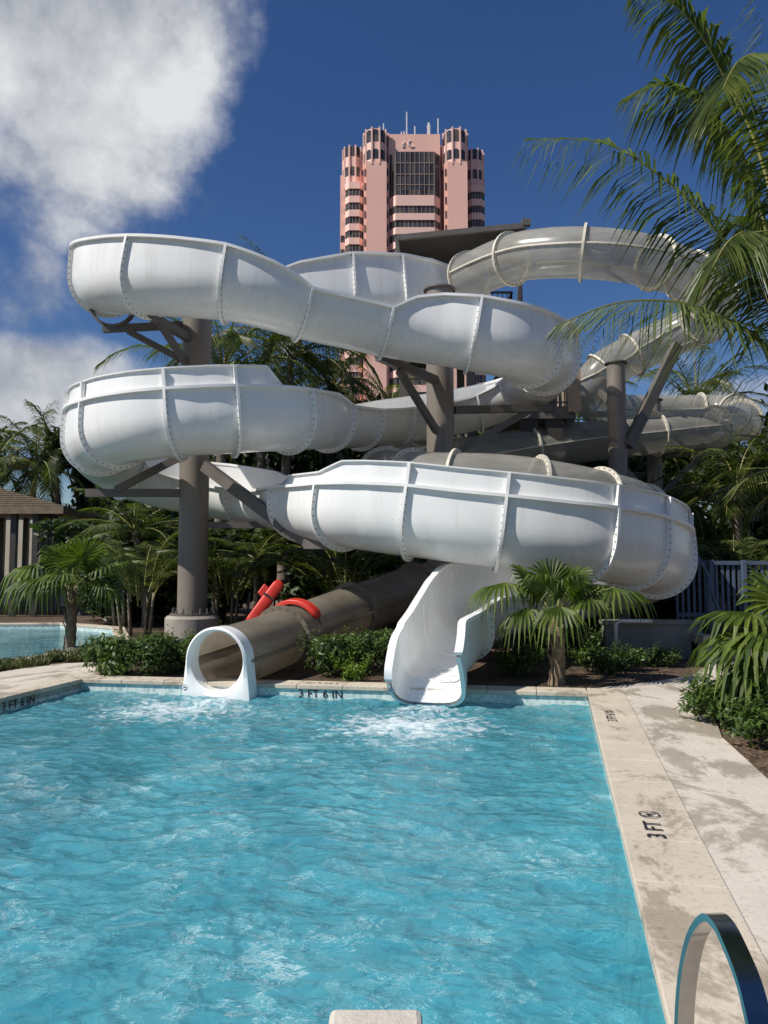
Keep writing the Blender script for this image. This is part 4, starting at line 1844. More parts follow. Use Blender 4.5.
def fan_leaf(mb, base, az, el, pet, rad, rnd, droop=.5, seg=26):
    hi_ = math.degrees(el) > 58
    pts = rachis(base, az, el, pet, math.radians(12 if hi_ else 32), 6)
    mb.tube(pts, [.012 * (1 - .4 * i / 5) for i in range(6)], 5, 1, False)
    c = pts[-1]
    fwd = (pts[-1] - pts[-2]).normalized()
    side = fwd.cross(V((0, 0, 1)))
    if side.length < .1:
        side = V((1, 0, 0))
    side.normalize()
    nrm = side.cross(fwd)
    # blade tilts down from the petiole end
    tilt = rnd.uniform(-.15, .12) if hi_ else rnd.uniform(.15, .5)
    f2 = (fwd * math.cos(tilt) - nrm * math.sin(tilt)).normalized()
    nrm = side.cross(f2)
    spread = math.radians(rnd.uniform(125, 150))
    for k in range(seg):
        a0 = -spread + 2 * spread * k / seg
        a1 = -spread + 2 * spread * (k + 1) / seg
        am = (a0 + a1) / 2
        L = rad * (.78 + .22 * math.cos(am * .6)) * rnd.uniform(.93, 1.06)

        def pt(a, q, lift=0.0, dr=None):
            g = droop if dr is None else dr
            d = f2 * math.cos(a) + side * math.sin(a)
            return c + d * L * q + nrm * lift + V((0, 0, -g * rad * q ** 2.4 * .8))
        j0 = pt(a0, .52, .012)
        j1 = pt(a1, .52, .012)
        jm = pt(am, .55, -.012)
        cl = a0 + (am - a0) * .45
        cr_ = a1 + (am - a1) * .45
        q0, q1, qm = pt(cl, .8), pt(cr_, .8), pt(am, .82, -.01)
        tip = pt(am + rnd.uniform(-.03, .03), 1.0, 0, droop * rnd.uniform(1.1, 1.9))
        b0 = pt(a0, .04, .0)
        b1 = pt(a1, .04, .0)
        mb.add([b0, b1, j0, jm, j1, q0, qm, q1, tip], [(0, 2, 3), (0, 3, 1), (1, 3, 4), (2, 5, 6, 3), (3, 6, 7, 4), (5, 8, 6), (6, 8, 7)], 0)


def fan_palm(name, loc, h, leaves, label, seed, rad=.5, group=None, r0=.085):
    """leaves: (azimuth deg, elevation deg, petiole, blade radius, droop)"""
    rnd = random.Random(seed)
    r = root(name, loc, label, 'fan palm', group)
    loc = V(loc)
    mb = MB()
    pts, rs = [], []
    for i in range(15):
        t = i / 14
        pts.append(loc + V((.03 * math.sin(t * 3), 0, -.05 + (h + .05) * t)))
        rs.append(r0 * (1.25 - .45 * t) * (1.0 + (.13 if i % 2 else -.02)))
    mb.tube(pts, rs, 12)
    for k in range(30):                                 # old leaf bases
        a = k * 2.4
        t = .25 + .75 * k / 30
        p = loc + V((math.cos(a) * r0 * .85, math.sin(a) * r0 * .85, h * t))
        mb.beam(p, p + V((math.cos(a) * .05, math.sin(a) * .05, .13)), .03, .014)
    mb.build('trunk', M['fibre'], r, smooth='auto')
    top = loc + V((0, 0, h))
    for az, el, pet, rd, dr in leaves:
        mb = MB()
        a = math.radians(az)
        fan_leaf(mb, top + V((math.cos(a) * .04, math.sin(a) * .04, -.03)), a, math.radians(el), pet, rd, rnd, dr)
        mb.build('frond', [M['fan'], M['stem']], r)
    return r


# azimuth 0 = +x (picture right), -90 = towards the camera
fp1 = G(557, 683)
fan_palm('fan_palm', (fp1.x, fp1.y + .05, -.03), .92, [
    (-6, 36, .80, .56, .62), (172, 44, .74, .54, .62), (-62, 62, .42, .44, .55), (-128, 66, .42, .42, .45), (100, 84, .42, .42, .12), (50, 72, .42, .44, .25),
    (150, 60, .5, .5, .35), (25, 50, .6, .52, .45), (-95, 30, .40, .42, .85), (-30, 40, .45, .44, .6), (198, 22, .42, .40, .85), (20, 66, .45, .46, .35)],
    'small fan palm with a fibrous trunk in the bed right of the chute', 11, group='young fan palms around the pool')
fp2 = G(69, 648)
fan_palm('fan_palm', (fp2.x, fp2.y, -.03), 1.12, [
    (178, 46, .80, .66, .8), (8, 50, .70, .60, .35), (-30, 70, .62, .58, .12), (-85, 48, .50, .58, .75), (-125, 36, .55, .58, .85), (150, 66, .6, .55, .3), (60, 74, .55, .55, .2),
    (-158, 34, .65, .60, .85), (-12, 26, .6, .55, .8), (95, 82, .55, .5, .15), (-60, 80, .5, .52, .12)],
    'young fan palm with drooping leaves beside the small river at left', 23, group='young fan palms around the pool')
fan_palm('fan_palm', (4.1, 7.5, -.03), .66, [
    (174, 52, .66, .60, .5), (192, 32, .62, .60, .7), (150, 72, .6, .55, .25), (-150, 40, .6, .58, .7), (-115, 60, .55, .55, .4), (110, 66, .6, .55, .3), (60, 66, .6, .55, .3),
    (0, 50, .6, .55, .5), (-60, 56, .55, .55, .5), (-90, 32, .55, .58, .8), (140, 36, .62, .6, .6), (185, 12, .55, .5, .9)],
    'fan palm leaning in from the right edge over the paving', 37, group='young fan palms around the pool')

# near coconut palm at the right, explicit fronds
rnd = random.Random(5)
PB = P(803, 372, 7.0)
cp_ = root('coconut_palm', (PB.x + .1, PB.y, 0), 'large coconut palm with long fronds hanging in from the upper right', 'coconut palm')
mb = MB()
pts = [V((PB.x + .25 * (1 - t / 14) ** 2, PB.y, -.1 + (PB.z + .05) * t / 14)) for t in range(15)]
mb.tube(pts, [.16 * (1 - .35 * t / 14) * (1 + .05 * (t % 2)) for t in range(15)], 14)
mb.build('trunk', M['trunk'], cp_, smooth=True)
NF = [
    [(803, 372, 7.0), (772, 310, 6.9), (746, 267, 6.8), (711, 225, 6.7), (669, 183, 6.6), (605, 143, 6.45), (528, 139, 6.3)],
    [(803, 372, 7.0), (780, 366, 6.8), (757, 340, 6.6), (725, 318, 6.4), (676, 302, 6.2), (616, 303, 6.05), (556, 326, 5.9)],
    [(803, 372, 7.0), (775, 260, 7.1), (748, 170, 7.2), (718, 123, 7.3), (693, 98, 7.35), (658, 84, 7.4), (622, 100, 7.45)],
    [(803, 372, 7.0), (780, 230, 7.0), (755, 140, 7.0), (728, 84, 7.0), (704, 39, 7.0), (676, 6, 7.0), (638, -10, 7.0)],
    [(803, 372, 7.0), (788, 300, 6.7), (772, 250, 6.5), (752, 232, 6.3), (730, 240, 6.1), (712, 268, 6.0)],
    [(803, 372, 7.0), (798, 300, 7.4), (775, 235, 7.8), (748, 215, 8.2), (722, 240, 8.5)],
    [(803, 372, 7.0), (800, 200, 7.2), (792, 60, 7.4), (775, -30, 7.6), (745, -80, 7.8)],
    [(803, 372, 7.0), (800, 250, 6.6), (785, 120, 6.2), (765, 60, 5.9), (740, 60, 5.6), (722, 90, 5.4)],
    [(803, 372, 7.0), (790, 310, 7.5), (765, 255, 7.9), (735, 245, 8.3), (705, 275, 8.6)],
    [(803, 372, 7.0), (850, 250, 7.0), (900, 180, 7.0), (970, 170, 7.0), (1030, 220, 7.0)],
    [(803, 372, 7.0), (840, 300, 6.4), (880, 270, 5.9), (930, 300, 5.4)],
    [(803, 372, 7.0), (840, 290, 7.7), (890, 250, 8.3), (950, 280, 8.9)],
    [(803, 372, 7.0), (830, 180, 6.9), (860, 50, 6.8), (920, -40, 6.7)],
    [(803, 372, 7.0), (830, 350, 6.9), (880, 350, 6.8), (930, 400, 6.7)],
]
for k, path in enumerate(NF):
    mb = MB()
    pp = [P(*q) for q in path]
    frond_on(mb, pp, 122, .68, .027, 1.0, rnd, .14, .024, 0, 1, .34)
    mb.build('frond', [M['frond'], M['stem']], cp_)

# background palms: three built, the rest copies
pa = bg_palm('coconut_palm', 101, 6.4, 22, 3.1, '')
pb = bg_palm('coconut_palm', 102, 5.2, 20, 2.8, '')
pc = bg_palm('coconut_palm', 103, 4.0, 18, 2.6, '', bushy=1.1)
BP = [
    (pa, 222, 372, 22, 'coconut palm crown showing right behind the thick left column'),
    (pa, 285, 352, 24, 'tall coconut palm between the left column and the hotel'),
    (pb, 322, 385, 27, 'coconut palm crown just left of the hotel base'),
    (pb, 262, 400, 24, 'dark coconut palm low behind the second white curve'),
    (pb, 402, 432, 28, 'sunlit palm top peeking between flume tiers in front of the hotel'),
    (pb, -5, 466, 33, 'coconut palm above the pavilion roof at the left edge'),
    (pc, 66, 468, 33, 'coconut palm between the pavilion and the white curve'),
    (pc, 30, 468, 32, 'small coconut palm just behind the pavilion roof ridge'),
    (pa, 690, 408, 26, 'coconut palm rising behind the end of the tube bend'),
    (pb, 560, 420, 28, 'coconut palm seen past the tube elbow beside the stair tower'),
    (pc, 735, 492, 19, 'bright coconut palm above the blue fence'),
    (pc, 790, 480, 17, 'coconut palm at the right edge behind the blue fence'),
    (pc, 690, 500, 22, 'shaded coconut palm right of the slim post'),
    (pc, 150, 530, 19.5, 'short leafy palm left of the thick column under the slide'),
    (pc, 258, 560, 19, 'low shaded palm behind the red rescue float'),
]
used = set()
for k, (pr_, px, py, d, lab) in enumerate(BP):
    q = P(px, py, d)
    h = {pa: 6.4, pb: 5.2, pc: 4.0}[pr_]
    s = q.z / h
    s2 = .5 * (1 + s) if s < 1 else s
    if pr_ not in used:
        used.add(pr_)
        o = pr_
    else:
        o = copy_tree(pr_, (0, 0, 0), 0, 1, lab)
    o.location = (q.x, q.y, -.04)
    o.rotation_euler = (0, 0, k * 1.7)
    o.scale = (max(.72, min(1.1, s2)), max(.72, min(1.1, s2)), s)
    o['label'] = lab

# dark trees
ta = tree('broadleaf_tree', 201, 5.6, 2.4, '')
tb = tree('broadleaf_tree', 202, 4.6, 2.2, '')
tcx = [(-30, 500, 36, 'behind the left end of the pavilion'), (95, 520, 34, 'between pavilion and left white curve'), (165, 520, 25, 'just left of the thick column'), (235, 500, 26, 'just right of the thick column'),
       (305, 505, 27, 'behind the red rescue float'), (375, 500, 25, 'behind the top of the exit tube'), (450, 500, 26, 'behind the middle column'), (530, 500, 26, 'under the stair tower'),
       (600, 500, 25, 'behind the braced column'), (665, 505, 27, 'between the two right columns'), (725, 500, 26, 'behind the blue fence'), (800, 480, 24, 'beyond the right end of the fence'),
       (130, 540, 21, 'low by the river bank at left'), (330, 540, 20.5, 'low behind the exit tube'), (500, 560, 19.5, 'low behind the chute'), (590, 570, 20, 'low behind the small fan palm'),
       (700, 560, 18.5, 'low just behind the fence'), (215, 560, 21, 'low and shaded beside the column pedestal'), (420, 560, 20, 'low between exit tube and chute')]
first = {ta, tb}
for k, (px, py, d, where) in enumerate(tcx):
    src = ta if k % 2 == 0 else tb
    q = P(px, py - (75 if d > 22 else 25), d)
    s = q.z / (5.0 if src is ta else 4.1)
    lab = 'dark leafy tree ' + where
    if src in first:
        first.discard(src)
        o = src
    else:
        o = copy_tree(src, (0, 0, 0), 0, 1, lab)
    o.location = (q.x, q.y, -.04)
    o.rotation_euler = (0, 0, k * 2.1)
    o.scale = (1.0, 1.0, s)
    o['label'] = lab

# areca clumps: multi stem feathery palms low behind the bed
def areca(seed, label):
    rnd = random.Random(seed)
    r = root('areca_palm', (0, 0, 0), label, 'palm shrub', 'feathery palm clumps under the slide')
    mb = MB()
    for k in range(7):
        a = rnd.uniform(0, 6.28)
        q = rnd.uniform(.05, .35)
        mb.tube([V((q * math.cos(a), q * math.sin(a), -.05)), V((q * 1.4 * math.cos(a), q * 1.4 * math.sin(a), .9))], [.035, .028], 6)
    mb.build('stem', M['trunk'], r, smooth=True)
    mb = MB()
    for k in range(24):
        az = k * 2.399
        el = math.radians(rnd.uniform(40, 84))
        b = V((.25 * math.cos(az), .25 * math.sin(az), rnd.uniform(.6, 1.1)))
        frond_on(mb, rachis(b, az, el, rnd.uniform(1.3, 2.0), math.radians(rnd.uniform(70, 120))), 34, .42, .026, .5, rnd, .12, .014)
    mb.build('foliage', [M['frondbg'], M['stem']], r)
    return r


ar = areca(301, 'feathery palm clump left of the thick column pedestal')
for k, (px, py, d, lab) in enumerate([(140, 640, 17, 'feathery palm clump left of the thick column pedestal'), (128, 640, 19.5, 'feathery palm clump behind the left fan palm'),
                                      (228, 640, 17.5, 'feathery palm clump right behind the thick column'), (345, 630, 17.5, 'feathery palm clump behind the exit tube flange'),
                                      (560, 630, 17, 'feathery palm clump deep under the lowest curve'), (735, 600, 16.5, 'feathery palm clump behind the blue fence panels')]):
    q = P(px, py, d)
    o = ar if k == 0 else copy_tree(ar, (0, 0, 0), 0, 1, lab)
    o.location = (q.x, q.y, -.04)
    o.rotation_euler = (0, 0, k * 1.3)
    o.scale = (1.1, 1.1, 1.05)

# shrubs
sa = shrub('shrub', 401, .55, .62, '', 2000)
sb = shrub('shrub', 402, .45, .5, '', 1600)
SH = [
    (sa, 118, 672, 1.0, 'dense green shrub at the left end of the far coping'), (sa, 150, 672, 1.05, 'dense green shrub between far left bush and ring outlet'), (sb, 178, 668, 1.0, 'green shrub touching the ring outlet'),
    (sb, 205, 655, .9, 'green shrub in front of the concrete pedestal'), (sa, 335, 672, 1.05, 'leafy shrub just right of the exit tube'), (sa, 372, 668, 1.05, 'leafy shrub against the left side of the chute'),
    (sb, 352, 650, 1.1, 'leafy shrub behind the lime green plant'), (sb, 523, 672, 1.0, 'dark shrub between the chute and the small fan palm'), (sb, 530, 655, 1.1, 'dark shrub behind the small fan palm'),
    (sb, 600, 672, .9, 'low shrub just right of the small fan palm'), (sb, 632, 668, .75, 'low shrub under the grey wall'), (sb, 662, 664, .65, 'small shrub at the tip of the mulch bed'),
    (sb, 580, 655, 1.0, 'shaded shrub against the grey wall'), (sb, 255, 640, .8, 'low green plant behind the red float'), (sb, 232, 640, .9, 'green plant beside the pedestal under the float'),
]
firstS = {sa, sb}
for k, (src, px, py, s, lab) in enumerate(SH):
    q = G(px, py)
    if q.y < 10.3 and px < 520:
        q = P(px, py, 10.75)
    if src in firstS:
        firstS.discard(src)
        o = src
    else:
        o = copy_tree(src, (0, 0, 0), 0, 1, lab)
    o.location = (q.x, q.y, -.04)
    o.rotation_euler = (0, 0, k * 1.9)
    o.scale = (s, s, s)
    o['label'] = lab
RB = [(3.22, 7.45, .72, 'leafy bush where the right bed begins'), (3.52, 6.75, .85, 'leafy bush under the right fan palm'), (3.5, 6.05, .85, 'leafy bush nearest the camera at the right edge'), (3.28, 6.55, .62, 'small leafy bush spilling onto the paving before the right fan palm'),
      (3.95, 7.9, 1.0, 'leafy bush behind the right fan palm'), (3.45, 7.95, .7, 'small leafy bush at the far side of the right bed')]
sd = shrub('shrub', 403, .48, .60, RB[0][3], 900, .13)
for k, (x, y, s, lab) in enumerate(RB):
    o = sd if k == 0 else copy_tree(sd, (0, 0, 0), 0, 1, lab)
    o.location = (x, y, -.04)
    o.rotation_euler = (0, 0, k * 2.2)
    o.scale = (s, s, s)
lm = shrub('shrub', 404, .2, .26, 'small lime green plant in front of the shrub beside the chute', 420, .07, 'lime')
q = G(352, 677)
lm.location = (q.x, 10.35, -.03)

# sprawling ground cover at left
rnd = random.Random(9)
mb = MB()
strip_ = [G(x, y) for x, y in ((-60, 676), (0, 668), (45, 661), (95, 659), (112, 652), (85, 652), (60, 655), (20, 663), (-40, 675))]
for _ in range(2600):
    i = rnd.random()
    x = rnd.uniform(-70, 128)
    ylo = 678 - (x + 60) * .113 if x < 50 else 661
    yhi = ylo - rnd.uniform(.5, 6.5)
    p = G(x, yhi)
    p.z = -.03
    a = rnd.uniform(0, 6.28)
    for k in range(2):
        a += 1.7
        d = V((math.cos(a) * .5, math.sin(a) * .5, 1)).normalized()
        L = rnd.uniform(.06, .19)
        s = d.cross(V((0, 1, 0))).normalized() * .012
        mb.add([p - s, p + s, p + d * L * .6 + s * .7, p + d * L + V((d.x, d.y, -.1)) * L * .4, p + d * L * .6 - s * .7], [(0, 1, 2, 3, 4)])
gc = mb.build('ground_cover', M['cover'])
gc['kind'] = 'stuff'
gc['label'] = 'low grassy ground cover between the curved path and the river'
gc['category'] = 'ground cover'

# ------------------------------------------------------------------ pavilion at left
pv = root('pavilion', (P(20, 560, 24).x, 24, 0), 'open timber pavilion with shingled roof and dark posts at the left edge', 'pavilion')
ze = P(60, 507, 23).z
xr = P(64, 500, 23).x
mb = MB()
N_ = 9
for k in range(N_):
    t0, t1 = k / N_, (k + 1) / N_
    z0, z1 = ze + .8 * t0, ze + .8 * t1
    xa, xb = -20, xr - 3.2 * t0
    y0, y1 = 23 + 2.6 * t0, 23 + 2.6 * t1
    mb.add([(xa, y0, z0 + .05), (xb, y0, z0 + .05), (xr - 3.2 * t1, y1, z1 + .02), (xa, y1, z1 + .02), (xa, y0, z0), (xb, y0, z0)], [(0, 1, 2, 3), (4, 5, 1, 0)])
    mb.add([(xb, y0, z0 + .05), (xb, 28.2 - 2.6 * t0, z0 + .05), (xr - 3.2 * t1, 28.2 - 2.6 * t1, z1 + .02), (xr - 3.2 * t1, y1, z1 + .02)], [(0, 1, 2, 3)])
mb.build('roof', M['thatch'], pv)
mb = MB()
mb.box((-20, 22.97, ze - .2), (xr, 23.09, ze + .02))
mb.box((xr - .1, 23.1, ze - .2), (xr, 28.2, ze + .02))
mb.box((-20, 23.2, ze - .05), (xr - .15, 28.1, ze - .01))
mb.build('fascia', M['wood'], pv)
for k, px in enumerate((-18, 2, 14, 26, 36, 44, 50, 55, 59)):
    mb = MB()
    d = (23.3 if k % 2 == 0 else 27.6) if k < 5 else 23.6 + (k - 4) * .95
    q = P(px, 540, d)
    mb.beam((q.x, d, 0), (q.x, d, ze - .05), .17)
    mb.build('post', M['darkpost'], pv)
gw = root('garden_wall', (P(10, 560, 29).x, 29, 0), 'cream rendered wall seen between the pavilion posts', 'wall')
mb = MB()
mb.box((-26, 29, 0), (P(72, 560, 29).x, 29.2, P(0, 517, 29).z))
mb.build('wall_panel', M['creamwall'], gw)
mb = MB()
mb.box((-26, 28.95, P(0, 516.9, 29).z), (P(72, 560, 29).x + .05, 29.25, P(0, 514, 29).z))
mb.build('wall_cap', M['sand'], gw)

# ------------------------------------------------------------------ right side walls and fence
A = P(612, 657, 12.75)
lw = root('retaining_wall', (P(660, 640, 12.8).x, 12.8, 0), 'low grey concrete wall behind the mulch bed under the lowest curve', 'wall')
xl, xr_ = P(606, 640, 12.8).x, P(703, 640, 12.8).x
mb = MB()
mb.box((xl, 12.8, -.1), (xr_, 13.05, .53))
mb.build('wall_face', M['greywall'], lw, bevel=.01)
mb = MB()
mb.box((xl - .03, 12.76, .531), (xr_ + .03, 13.1, .60))
mb.build('wall_cap', M['greywall'], lw, bevel=.01)
lw2 = root('retaining_wall', (P(730, 640, 12.2).x, 12.2, 0), 'sunlit pale concrete wall right of the mulch bed', 'wall')
mb = MB()
xl2, xr2 = P(703, 640, 12.3).x, P(860, 640, 12.3).x
mb.add([], [])
mb.box((xl2, 12.3, -.1), (xr2, 12.55, .40))
mb.build('wall_face', M['concrete'], lw2, bevel=.012)
mb = MB()
for k in range(3):
    mb.box((xl2 + .01, 12.56, -.05), (xl2 + .2, 12.78, .39 - k * .13))
mb.build('wall_return', M['concrete'], lw2)

fe = root('fence', (P(740, 600, 14.2).x, 14.2, 0), 'slate blue picket fence with a gate rail behind the right wall', 'fence')
zt, zb = P(700, 562, 14.2).z, P(700, 622, 14.2).z
xa, xb = P(676, 600, 14.2).x, P(900, 600, 14.2).x
mb = MB()
x = xa
while x < xb:
    mb.box((x, 14.2, zb), (x + .05, 14.225, zt - .03 + random.uniform(-.004, .004)))
    x += .105
mb.build('picket_panel', M['bluefence'], fe)
mb = MB()
mb.box((xa, 14.16, zt - .05), (xb, 14.198, zt + .02))
mb.box((xa, 14.16, zb + .1), (xb, 14.198, zb + .17))
mb.build('rail', M['bluefence'], fe)
for px in (712, 745, 782):
    mb = MB()
    q = P(px, 600, 14.1)
    mb.beam((q.x, 14.1, .0), (q.x, 14.1, zt + .04), .075)
    mb.build('post', M['bluefence'], fe)
hr = root('stair_rail', (P(722, 600, 13.4).x, 13.4, 0), 'grey blue tubular handrail in front of the fence', 'handrail')
mb = MB()
q = [P(690, 548, 13.6), P(700, 560, 13.5), P(709, 577, 13.4), P(714, 600, 13.4), P(724, 618, 13.3), P(724, 640, 13.3)]
mb.tube(smooth_path(q, 5), .025, 8)
mb.tube([P(709, 577, 13.4), P(709, 640, 13.4)], .03, 8)
mb.build('rail_pipe', M['bluefence'], hr, smooth=True)
dp = root('drain_pipe', (P(615, 640, 12.6).x, 12.6, 0), 'white plastic pipe standing against the grey wall', 'pipe')
mb = MB()
mb.tube([P(616, 650, 12.65), P(616, 624, 12.65), P(620, 621, 12.65), P(652, 621, 12.65)], .03, 8)
mb.build('pipe', M['gelrim'], dp, smooth=True)

# ------------------------------------------------------------------ rescue floats
ra = root('rescue_float', P(258, 622, 12.6), 'red foam rescue float propped upright behind the exit tube with a black strap', 'rescue tube')
mb = MB()
p0, p1 = P(249, 624, 12.9), P(281, 581, 13.1)
ax = (p1 - p0).normalized()
sx = ax.cross(V((0, 1, 0))).normalized()
sy = ax.cross(sx)
rows = []
for t, wv, hv in ((-.02, .03, .02), (.0, .07, .04), (.08, .085, .05), (.5, .09, .055), (.9, .085, .05), (.98, .06, .04), (1.0, .02, .02)):
    c = p0.lerp(p1, t)
    rows.append([c + sx * wv * 1.12 * math.copysign(abs(math.cos(k * PI / 6)) ** .55, math.cos(k * PI / 6)) + sy * hv * math.copysign(abs(math.sin(k * PI / 6)) ** .55, math.sin(k * PI / 6)) for k in range(12)])
mb.add([v for r in rows for v in r], [(i * 12 + k, i * 12 + (k + 1) % 12, (i + 1) * 12 + (k + 1) % 12, (i + 1) * 12 + k) for i in range(6) for k in range(12)])
mb.build('foam_body', M['red'], ra, smooth=True)
mb = MB()
c = p0.lerp(p1, .62)
mb.obox(c, sx * .20, ax * .035, sy * .13)
mb.tube(smooth_path([c + sx * .09, c + sx * -.16 + ax * .06, c + sx * -.19 + ax * -.10, c + sx * -.08 + ax * -.2], 5), .012, 6)
mb.build('strap', M['black'], ra)
mb = MB()
cc = P(261, 593, 13.0)
cc = p0.lerp(p1, .66) + sx * (-.14 if sx.x > 0 else .14)
mb.obox(cc, sx * .12 + ax * .02, ax * .20, sy * .07)
mb.build('folded_flap', M['red'], ra, bevel=.02)
rbk = root('rescue_float', P(290, 612, 12.3), 'curved red foam rescue float draped over the exit tube', 'rescue tube')
# nearest tube frame around px 292
best = min(range(36 * PER, len(tfr)), key=lambda i: abs((tfr[i][0].x / tfr[i][0].y) * FPX + 384 - 298))
f = tfr[best]
mb = MB()
pts = []
for k in range(15):
    a = math.radians(160 - 130 * k / 14)
    pts.append(f[0] + f[2] * -(TR[best] + .06) * math.cos(a) * 1.0 + f[3] * (TR[best] + .06) * math.sin(a))
rws = []
for k, p in enumerate(pts):
    rad = (p - f[0] - f[1] * (p - f[0]).dot(f[1])).normalized()
    e = .55 if k in (0, 14) else 1.0
    rws.append([p + f[1] * .10 * e - rad * .03, p + f[1] * .085 * e + rad * .045 * e, p - f[1] * .085 * e + rad * .045 * e, p - f[1] * .10 * e - rad * .03])
mb.add([v for r in rws for v in r], [(i * 4 + k, i * 4 + (k + 1) % 4, (i + 1) * 4 + (k + 1) % 4, (i + 1) * 4 + k) for i in range(14) for k in range(4)] + [(3, 2, 1, 0), (56, 57, 58, 59)])
mb.build('foam_body', M['red'], rbk, smooth='auto', bevel=.015)
mb = MB()
mb.tube([pts[-1], pts[-1] + V((.03, 0, -.12))], .012, 6)
mb.tube([pts[0], pts[0] + V((-.02, 0, -.12))], .012, 6)
mb.build('strap', M['black'], rbk)

# ------------------------------------------------------------------ grab rail and stone cap near the camera
gr = root('grab_rail', (.8, 1.9, 0), 'flat bar stainless steel grab rail arching over the pool edge nearest the camera', 'handrail')
W_, T_ = .048, .018
Lg = [P(675, 1035, 2.2), P(676.3, 1004, 2.195), P(679, 975, 2.18), (P(684, 948, 2.155)), P(691, 929, 2.11), P(702, 917, 2.0), P(713, 925, 1.89), P(725, 950, 1.78), P(737, 982, 1.67), P(745, 1015, 1.59), P(754, 1060, 1.51)]
Lg = [p + V((W_ / 2, 0, 0)) for p in Lg]
lo = V((Lg[0].x + .01, 2.21, -.75))
hi = V((Lg[-1].x + .02, 1.40, 0.0))
pts = [lo.lerp(Lg[0], q) for q in (0, .4, .7, .9)] + smooth_path(Lg, 6) + [Lg[-1].lerp(hi, q) for q in (.12, .35, .65, 1)]
rows = []
for i, p in enumerate(pts):
    t = (pts[min(i + 1, len(pts) - 1)] - pts[max(i - 1, 0)]).normalized()
    sx_ = (V((1, .12, 0)) - t * V((1, .12, 0)).dot(t)).normalized()
    o = t.cross(sx_)
    rows.append([p + sx_ * W_ / 2 + o * T_ / 2, p - sx_ * W_ / 2 + o * T_ / 2, p - sx_ * W_ / 2 - o * T_ / 2, p + sx_ * W_ / 2 - o * T_ / 2])
mb = MB()
mb.add([v for r in rows for v in r], [(i * 4 + k, i * 4 + (k + 1) % 4, (i + 1) * 4 + (k + 1) % 4, (i + 1) * 4 + k) for i in range(len(rows) - 1) for k in range(4)])
mb.build('bar', M['chrome'], gr, smooth='auto')
mb = MB()
mb.lathe((hi.x, hi.y, .012), [(.075, 0), (.075, .012), (.05, .018)], 24)
mb.build('anchor_plate', M['chrome'], gr, smooth='auto')

sc_ = root('stone_pier', (0, 2.3, 0), 'pale stone cap of a short pier at the bottom edge of the pool', 'stone pier')
a, b = G(330, 1007), G(422, 1010)
mb = MB()
mb.box((a.x + .02, 1.4, POOL_Z + .01), (b.x - .02, a.y - .03, -.062))
mb.build('pier_body', M['tile'], sc_)
mb = MB()
mb.box((a.x, 1.38, -.06), (b.x, a.y, 0.0))
mb.build('pier_cap', M['sand'], sc_, bevel=.02)


# ------------------------------------------------------------------ depth markings
def marking(body, loc, ex, ey, size, label, thick=.0, bold=.012, sub=None):
    """painted lettering lying in the plane ex, ey"""
    cu = bpy.data.curves.new('lettering', 'FONT')
    cu.body = body
    cu.size = size
    cu.offset = bold * size
    cu.align_x = 'CENTER'
    cu.align_y = 'CENTER'
    cu.space_character = 1.08
    to = bpy.data.objects.new('tmp', cu)
    COL.objects.link(to)
    dg = bpy.context.evaluated_depsgraph_get()
    me = bpy.data.meshes.new_from_object(to.evaluated_get(dg))
    bpy.data.objects.remove(to)
    ex, ey = ex.normalized(), ey.normalized()
    nz = ex.cross(ey)
    for v in me.vertices:
        v.co = ex * v.co.x + ey * v.co.y
    me.materials.clear()
    me.materials.append(M['ink'])
    o = bpy.data.objects.new('depth_marking', me)
    COL.objects.link(o)
    o.location = V(loc) + nz * .004
    tag(o, label, 'depth marking', 'painted depth markings around the pool')
    return o, nz


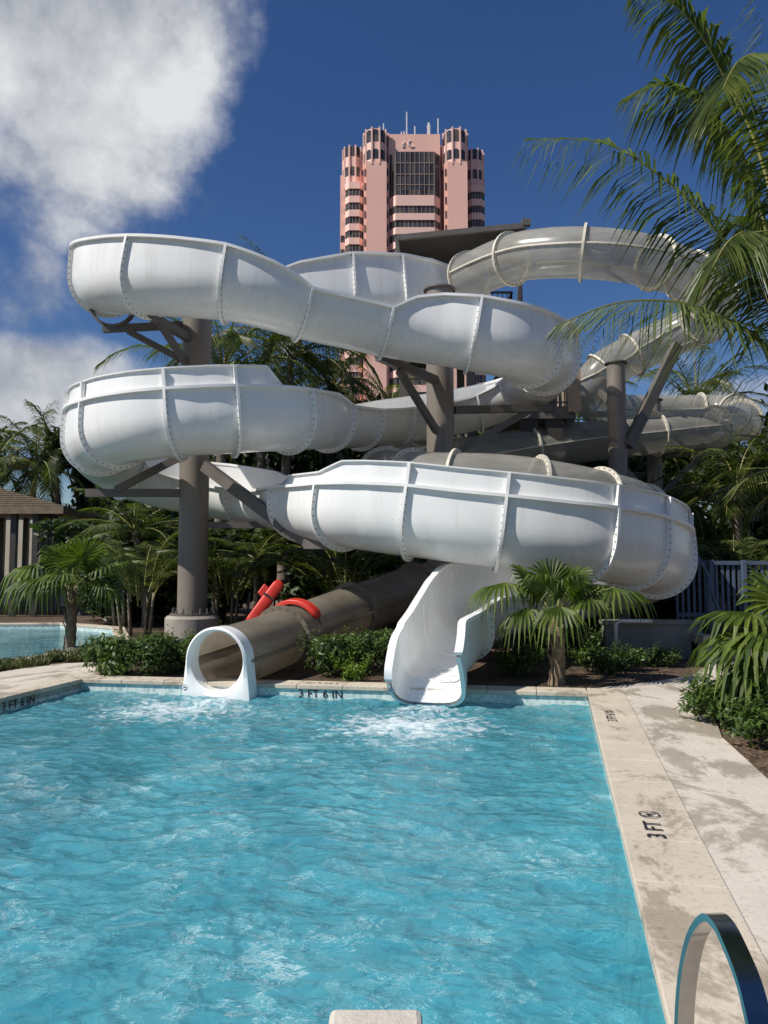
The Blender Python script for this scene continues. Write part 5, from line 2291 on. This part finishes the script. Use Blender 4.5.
fn = V((WV.y, -WV.x, 0))           # towards the camera from the far wall
cF = LC + WV * ((G(320, 687).x - LC.x) / WV.x)
marking('3 FT 6 IN', (cF.x + fn.x * .004, cF.y + fn.y * .004, -.105), WV, V((0, 0, 1)), .135, '3 FT 6 IN lettered on the far wall tiles between ring outlet and chute')
# left wall: reads along U
cL = G(16, 703, -.1)
tt = (cL - LC).dot(-U)
cL = LC - U * 1.22
marking('3 FT 6 IN', (cL.x + outR.x * .004, cL.y + outR.y * .004, -.105), U, V((0, 0, 1)), .135, '3 FT 6 IN lettered on the left pool wall tiles')
c = G(611, 717)
marking('3 FT 6 IN', (c.x, c.y, .012), U * 1, -outR, .13, '3 FT 6 IN lettered on the right coping near the far corner')
c = G(655, 832)
om, nz_ = marking('3 FT', (c.x, c.y, .012), U, -outR, .14, '3 FT with a small no diving circle on the right coping')
# no-diving disc: ring, bar and figure, a part of the marking
dc = c + U * .27 + V((0, 0, .0165))
mb = MB()


def flat_ring(c0, r0, r1, n=28):
    vs = [c0 + V((r * math.cos(2 * PI * k / n), r * math.sin(2 * PI * k / n), 0)) for r in (r0, r1) for k in range(n)]
    mb.add(vs, [(k, n + k, n + (k + 1) % n, (k + 1) % n) for k in range(n)])


flat_ring(dc, .053, .062)
e1, e2 = U, -outR
mb.add([dc + e1 * a + e2 * b for a, b in ((-.042, .034), (-.034, .042), (.042, -.034), (.034, -.042))], [(0, 1, 2, 3)])
mb.add([dc + V((0, 0, .001)) + e1 * a + e2 * b for a, b in ((-.03, -.012), (-.024, -.02), (.024, .012), (.018, .022))], [(0, 1, 2, 3)])
mb.add([dc + V((0, 0, .001)) + e1 * (-.026 + .009 * math.cos(k)) + e2 * (.006 + .009 * math.sin(k)) for k in range(6)], [tuple(range(6))])
OFF[om.name] = V((om.location.x, om.location.y, om.location.z))
mb.build('no_diving_symbol', M['ink'], om)
# faint lettering on the far coping top
c = LC + WV * ((G(322, 682).x - LC.x) / WV.x) + outF * .14
marking('3 FT 6 IN', (c.x, c.y, .012), -WV, -outF, .10, '3 FT 6 IN lettered on the far coping top above the wall tiles')
